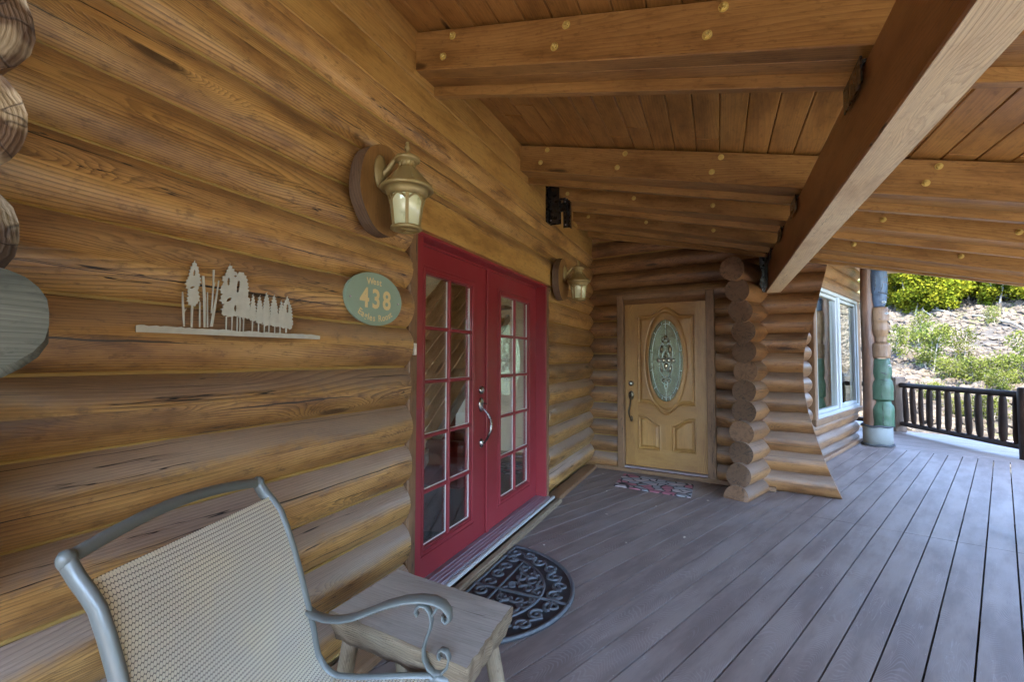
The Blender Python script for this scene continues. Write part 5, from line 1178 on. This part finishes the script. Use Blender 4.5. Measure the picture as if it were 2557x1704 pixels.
    for z in (0.022, 0.328):
        a = MB(); a.tube([C0-rt*0.005+Vector((0.208*math.cos(2*PI*i/40), 0.208*math.sin(2*PI*i/40), z+0.008*math.sin(i*0.9))) for i in range(40)], 0.018, 8, closed=True, rough=0.2); a.build('rope', M_ropew, t)
totem()

# ================================================================== RAILING
def railing(p0, p1, n, label, grp=None):
    p0, p1 = Vector(p0), Vector(p1); d = (p1-p0).normalized(); t = thing('deck_railing', label, 'railing', tuple((p0+p1)/2))
    for z, r in ((0.915, 0.047), (0.165, 0.043)):
        m = MB(); L = (p1-p0).length; m.tube([p0+d*(L*i/16)+Vector((0, 0, z)) for i in range(17)], r, 14, rough=0.10, seed=z*7); m.build('rail', M_rail, t)
    for i in range(n):
        c = p0.lerp(p1, (i+0.5)/n); r = 0.043+0.006*math.sin(i*2.7); m = MB()
        zs = [0.17, 0.205, 0.235, 0.30, 0.45, 0.62, 0.78, 0.845, 0.875, 0.91]; rs = [0.022, 0.030, r*0.85, r, r*1.02, r, r*0.98, r*0.85, 0.030, 0.022]
        m.tube([c+Vector((0.006*math.sin(z*5+i), 0.006*math.cos(z*4+i), z)) for z in zs], rs, 12, rough=0.12, seed=i*1.3); m.build('baluster', M_rail, t)
def rails():
    PL, PR = Vector((4.80, 11.40, 0)), Vector((5.545, 8.93, 0))
    railing(PL.lerp(PR, 0.035), PL.lerp(PR, 0.975), 12, 'dark peeled-log railing along the deck edge in front of the rocky slope')
    railing((4.72, 11.50, 0), (2.9, 12.75, 0), 9, 'dark peeled-log railing behind the carved pole, mostly hidden by it')
    for c, r, h, mt, lb in ((PL, 0.098, 1.07, M_post, 'brown square railing post behind the carved pole'), (PR, 0.095, 1.02, M_rail, 'dark railing post at the right edge of the deck')):
        m = MB()
        if mt is M_post: m.box((c.x, c.y, h/2), (0.25, -0.968, 0), (0.968, 0.25, 0), (0, 0, 1), (r*0.85, r, h/2), 0, 2, bev=0.012)
        else: m.tube([c+Vector((0, 0, z)) for z in (0.0, 0.3, 0.6, h-0.02, h)], [r, r, r, r, r*0.85], 16, rough=0.05)
        tag(m.build('railing_post', mt, None, origin=c), lb, 'post')
rails()

# ================================================================== SLOPE: rocks, trees, dead logs
def ray_hit(u, v, dmax=80):
    d = F_+R_*((u-1278.5)/1137.0)-U_*((v-852.0)/1137.0); t = 8.0
    while t < dmax:
        p = CAM+d*t
        if p.z < terr(p.x, p.y): return Vector((p.x, p.y, terr(p.x, p.y)))
        t += 0.25
    return None
def azdir(u):
    d = F_+R_*((u-1278.5)/1137.0); d.z = 0; return d.normalized()
def rocks():
    mb = MB(); rr = random.Random(3); bm = bmesh.new(); bmesh.ops.create_icosphere(bm, subdivisions=1, radius=1); V = [v.co.copy() for v in bm.verts]; Fc = [[v.index for v in f.verts] for f in bm.faces]; bm.free()
    n = 0
    while n < 9000:
        r = math.sqrt(rr.uniform(17**2, 44**2)); az = math.radians(rr.uniform(12, 33)); x, y = 1.5+r*math.sin(az), r*math.cos(az)
        dens = noise.noise(Vector((x*0.25, y*0.25, 8)))
        if r < 21 and rr.random() > 0.25: continue
        if dens < -0.25 and rr.random() > 0.35: continue
        s_ = 0.06+0.16*rr.random()**2.2+(0.14 if rr.random() < 0.04 else 0); n += 1; z = terr(x, y); b = len(mb.v); rot = Matrix.Rotation(rr.uniform(0, 6.28), 3, Vector((rr.gauss(0, 1), rr.gauss(0, 1), rr.gauss(0, 1))).normalized()); sc = Vector((rr.uniform(0.7, 1.5), rr.uniform(0.7, 1.3), rr.uniform(0.4, 0.8)))
        for v in V:
            q = rot @ Vector((v.x*sc.x, v.y*sc.y, v.z*sc.z)); q *= s_*(1+0.22*noise.noise(Vector((v.x*2+n, v.y*2, v.z*2)))); mb.v.append((x+q.x, y+q.y, z+q.z+s_*0.1))
        for f in Fc: mb.face([b+i for i in f], [(0, 0)]*3)
    o = mb.build('talus_rocks', M_rock, None, origin=(10, 25, 0)); o['kind'] = 'stuff'; o['label'] = 'loose pinkish-grey rocks covering the slope'; o['category'] = 'rocks'
rocks()

def tree_meshes(seed, h, cw, nleaf, mat, lsize, base=0.22, stems=1):
    rr = random.Random(seed); tr = MB(); cr = MB()
    blobs = []
    for s_ in range(stems):
        lean = Vector((rr.uniform(-0.18, 0.18), rr.uniform(-0.18, 0.18), 1)); bx = Vector((rr.uniform(-0.25, 0.25), rr.uniform(-0.25, 0.25), 0))*(stems > 1)
        hh = h*rr.uniform(0.8, 1.0); pts = [bx+Vector((lean.x*hh*q+0.04*math.sin(q*7+seed), lean.y*hh*q+0.04*math.cos(q*6+seed), hh*q*0.95-0.1)) for q in [i/7 for i in range(8)]]
        tr.tube(pts, [0.012*h*(1-0.85*i/7)+0.008 for i in range(8)], 7)
        for k in range(11):
            q = base+(0.93-base)*(k+rr.random())/11; i = min(6, int(q*7)); p = pts[i].lerp(pts[i+1], q*7-i); a = rr.uniform(0, 6.28); L = cw*(1.1-0.75*abs(q-0.5)*1.3)*rr.uniform(0.5, 1.0); e = p+Vector((math.cos(a)*L, math.sin(a)*L, L*rr.uniform(0.3, 0.9)))
            tr.tube([p, p.lerp(e, 0.5)+Vector((0, 0, -0.03*L)), e], [0.005*h, 0.003*h, 0.0015*h], 5)
            blobs.append((e, L*0.55+0.12)); blobs.append((p.lerp(e, 0.6), L*0.5+0.1))
        blobs.append((pts[7], 0.12*h*0.6))
    for i in range(nleaf):
        c, r = rr.choice(blobs); d = Vector((rr.gauss(0, 1), rr.gauss(0, 1), rr.gauss(0, 1))).normalized()*r*rr.random()**0.45; p = c+d; n_ = Vector((rr.gauss(0, 1), rr.gauss(0, 1), rr.gauss(0, 0.7)+0.5)).normalized(); a = n_.orthogonal().normalized(); b_ = n_.cross(a); s_ = lsize*rr.uniform(0.6, 1.2); th = rr.uniform(0, 6.28); a, b_ = a*math.cos(th)+b_*math.sin(th), b_*math.cos(th)-a*math.sin(th); b = len(cr.v)
        cr.v += [tuple(p-a*s_), tuple(p+b_*s_*0.7), tuple(p+a*s_), tuple(p-b_*s_*0.7)]; cr.face((b, b+1, b+2, b+3), [(0, 0)]*4)
    return tr, cr
PROTO = {}
def plant(kind, pos, scale, rot, label, group, name='aspen_tree', cat='tree', var=0):
    key = (kind, var)
    if key not in PROTO:
        if kind == 'aspen': tr, cr = tree_meshes(11+var, 4.6, 1.25, 3400, M_leafy, 0.085, 0.08, 1); mt = M_leafy
        elif kind == 'young': tr, cr = tree_meshes(31+var, 3.0, 0.75, 1300, M_leafg, 0.065, 0.15, 2); mt = M_leafg
        else: tr, cr = tree_meshes(51+var, 1.7, 0.85, 1500, M_leafg, 0.060, 0.05, 4); mt = M_leafg
        root = thing(name, label, cat, tuple(pos), group); a = tr.build('trunk', M_birch, root, origin=pos); b = cr.build('crown', mt, root, origin=pos)
        for o in (a, b): o.location = (0, 0, 0)
        PROTO[key] = (a.data, b.data)
        # meshes were authored around the origin: undo the origin shift
        for o in (a, b):
            for v in o.data.vertices: v.co += Vector(pos)
    else:
        root = thing(name, label, cat, tuple(pos), group)
        for nm, me in zip(('trunk', 'crown'), PROTO[key]):
            o = bpy.data.objects.new(nm, me); COL.objects.link(o); o.parent = root
    root.rotation_euler = (0, 0, rot); root.scale = (scale,)*3
    return root
def forest():
    rr = random.Random(5); G = 'yellow-green aspens above the rocky slope'
    i = 0
    for d0, u0, du, n in ((41.5, 2208, 27, 15), (44.5, 2190, 26, 17), (48.5, 2200, 28, 16)):
        for k in range(n):
            u = u0+du*k+rr.uniform(-8, 8); d = d0+rr.uniform(-1, 1); a = azdir(u); p = CAM+a*d; p.z = terr(p.x, p.y)-0.05
            ORD = 'leftmost second third fourth fifth sixth seventh eighth ninth tenth eleventh twelfth thirteenth fourteenth fifteenth'.split()
            lb = ('%s aspen counted from the left in the front row above the rocks' % ORD[k]) if d0 < 42 else ('aspen mostly hidden in the middle row of the grove above the rocks' if d0 < 46 else 'aspen mostly hidden in the back row of the grove above the rocks')
            o = plant('aspen', p, rr.uniform(0.75, 1.35), rr.uniform(0, 6.28), lb, G, var=i % 4); i += 1
    for (u, v, sc, kind, lb) in ((2290, 868, 0.95, 'young', 'slender green sapling on the rocks right of the carved pole'), (2247, 905, 1.0, 'young', 'young green tree on the slope just right of the tan carved face'), (2335, 925, 1.25, 'young', 'tallest green sapling in the middle of the rocks'), (2310, 930, 1.2, 'young', 'loose green sapling left of the tallest one on the rocks'), (2396, 905, 0.95, 'young', 'thin young tree in the middle of the rocky slope'), (2448, 968, 1.25, 'bush', 'rounded green bush above the middle of the railing'), (2425, 960, 1.0, 'bush', 'low green bush left of the rounded one above the railing'), (2375, 950, 0.95, 'bush', 'dark green low bush behind the railing'), (2533, 968, 1.3, 'bush', 'green bush at the right above the railing'), (2557, 930, 1.1, 'young', 'young tree cut by the right edge of the view'), (2479, 812, 0.55, 'young', 'lone small sapling high on the rocks'), (2500, 985, 0.9, 'bush', 'pale low bush close behind the railing'), (2470, 1060, 1.0, 'bush', 'shrub seen between the railing balusters at the right'), (2330, 1010, 0.8, 'bush', 'shrub seen through the left end of the railing'), (2400, 1045, 0.8, 'bush', 'shrub seen through the middle of the railing')):
        p = ray_hit(u, v)
        if p is None: continue
        plant(kind, p-Vector((0, 0, 0.05)), sc*0.72*((p-CAM).length/32.0)**0.7, rr.uniform(0, 6.28), lb, None, name='sapling' if kind == 'young' else 'bush', cat='tree' if kind == 'young' else 'bush', var=i % 3); i += 1
    # trees on the other sides of the yard, seen in the panes
    for k, (x, y, s_) in enumerate([(17, 14, 1.6), (19, 10, 1.7), (16, 17, 1.5), (20, 6, 1.6), (14, 20, 1.5), (21, 2, 1.7), (18, -4, 1.7), (15, -14, 1.8), (9, -18, 1.7), (4, -19, 1.8), (12, -16, 1.6), (6, -20, 1.9), (22, 8, 1.8), (18, 12, 1.8)]):
        plant('aspen', Vector((x, y, terr(x, y)-0.05)), s_, k*1.3, 'tall yellow-green aspen in the yard beyond the open side of the porch', 'yard trees reflected in the panes', var=k % 4)
    FT = ['bleached fallen trunk at the left top of the rocks', 'second bleached fallen trunk from the left, above the sapling', 'pale fallen trunk under the middle aspens', 'pale fallen trunk right of the lone small sapling', 'thin pale trunk lying just left of the lone small sapling']
    for fi_, (u, v, du, dv, L) in enumerate(((2245, 768, 60, 22, 0.09), (2275, 775, 55, 25, 0.07), (2330, 783, 60, 16, 0.08), (2500, 815, 58, 18, 0.08), (2430, 800, 45, 10, 0.06))):
        a, b = ray_hit(u, v), ray_hit(u+du, v+dv)
        if a is None or b is None: continue
        if (a-b).length > 14: b = a+(b-a).normalized()*9
        m = MB(); m.tube([a+Vector((0, 0, 0.2)), a.lerp(b, 0.5)+Vector((0, 0, 0.3)), b+Vector((0, 0, 0.15))], [L, L*0.8, L*0.4], 8, rough=0.2)
        tag(m.build('fallen_trunk', M_birch, None, origin=a), FT[fi_], 'fallen tree', 'bleached trunks on the slope')
forest()

# ================================================================== ODDS AND ENDS
def odds():
    t = thing('flower_pot', 'terracotta pot just entering the view at the right edge of the deck', 'pot', (3.835, 4.86, 0.0)); m = MB()
    m.lathe((3.835, 4.86, 0), [(0.085, 0.0), (0.118, 0.20), (0.128, 0.20), (0.130, 0.235), (0.118, 0.235), (0.112, 0.19), (0.0, 0.18)], seg=32); m.build('body', M_terra, t)
    rr = random.Random(12); pts = [(0.62, 4.18), (0.34, 3.30), (0.25, 5.62), (1.0, 4.6), (0.9, 3.6), (1.45, 5.0), (0.46, 4.9), (1.3, 3.9), (2.6, 5.9), (0.7, 5.2)]
    LS = ['near the red door sill', 'beside the half-round mat', 'in the corner left of the oak door', 'in the middle of the shaded deck', 'between the two doormats', 'right of the stone-print mat', 'close to the wall past the red door', 'right of the half-round mat on open deck', 'right of the flared log corner', 'just in front of the stone-print mat']
    for li, (x, y) in enumerate(pts):
        m = MB(); a = rr.uniform(0, 6.28); L = rr.uniform(0.008, 0.016); c = Vector((x, y, 0.004)); d = Vector((math.cos(a), math.sin(a), 0)); e = Vector((-d.y, d.x, 0)); m.v += [tuple(c-d*L), tuple(c-e*L*0.5+Vector((0, 0, 0.003))), tuple(c+d*L+Vector((0, 0, 0.002))), tuple(c+e*L*0.5+Vector((0, 0, 0.005)))]; m.face((0, 1, 2, 3), [(0, 0)]*4)
        m.prism([[(-L, 0), (0, -L*0.4), (L, 0), (0, L*0.4)]], c, d, e, -0.002, 0.001)
        tag(m.build('dry_leaf', M_debris, None, origin=c), 'tiny pale leaf scrap '+LS[li], 'leaf', 'leaf scraps on the deck')
odds()
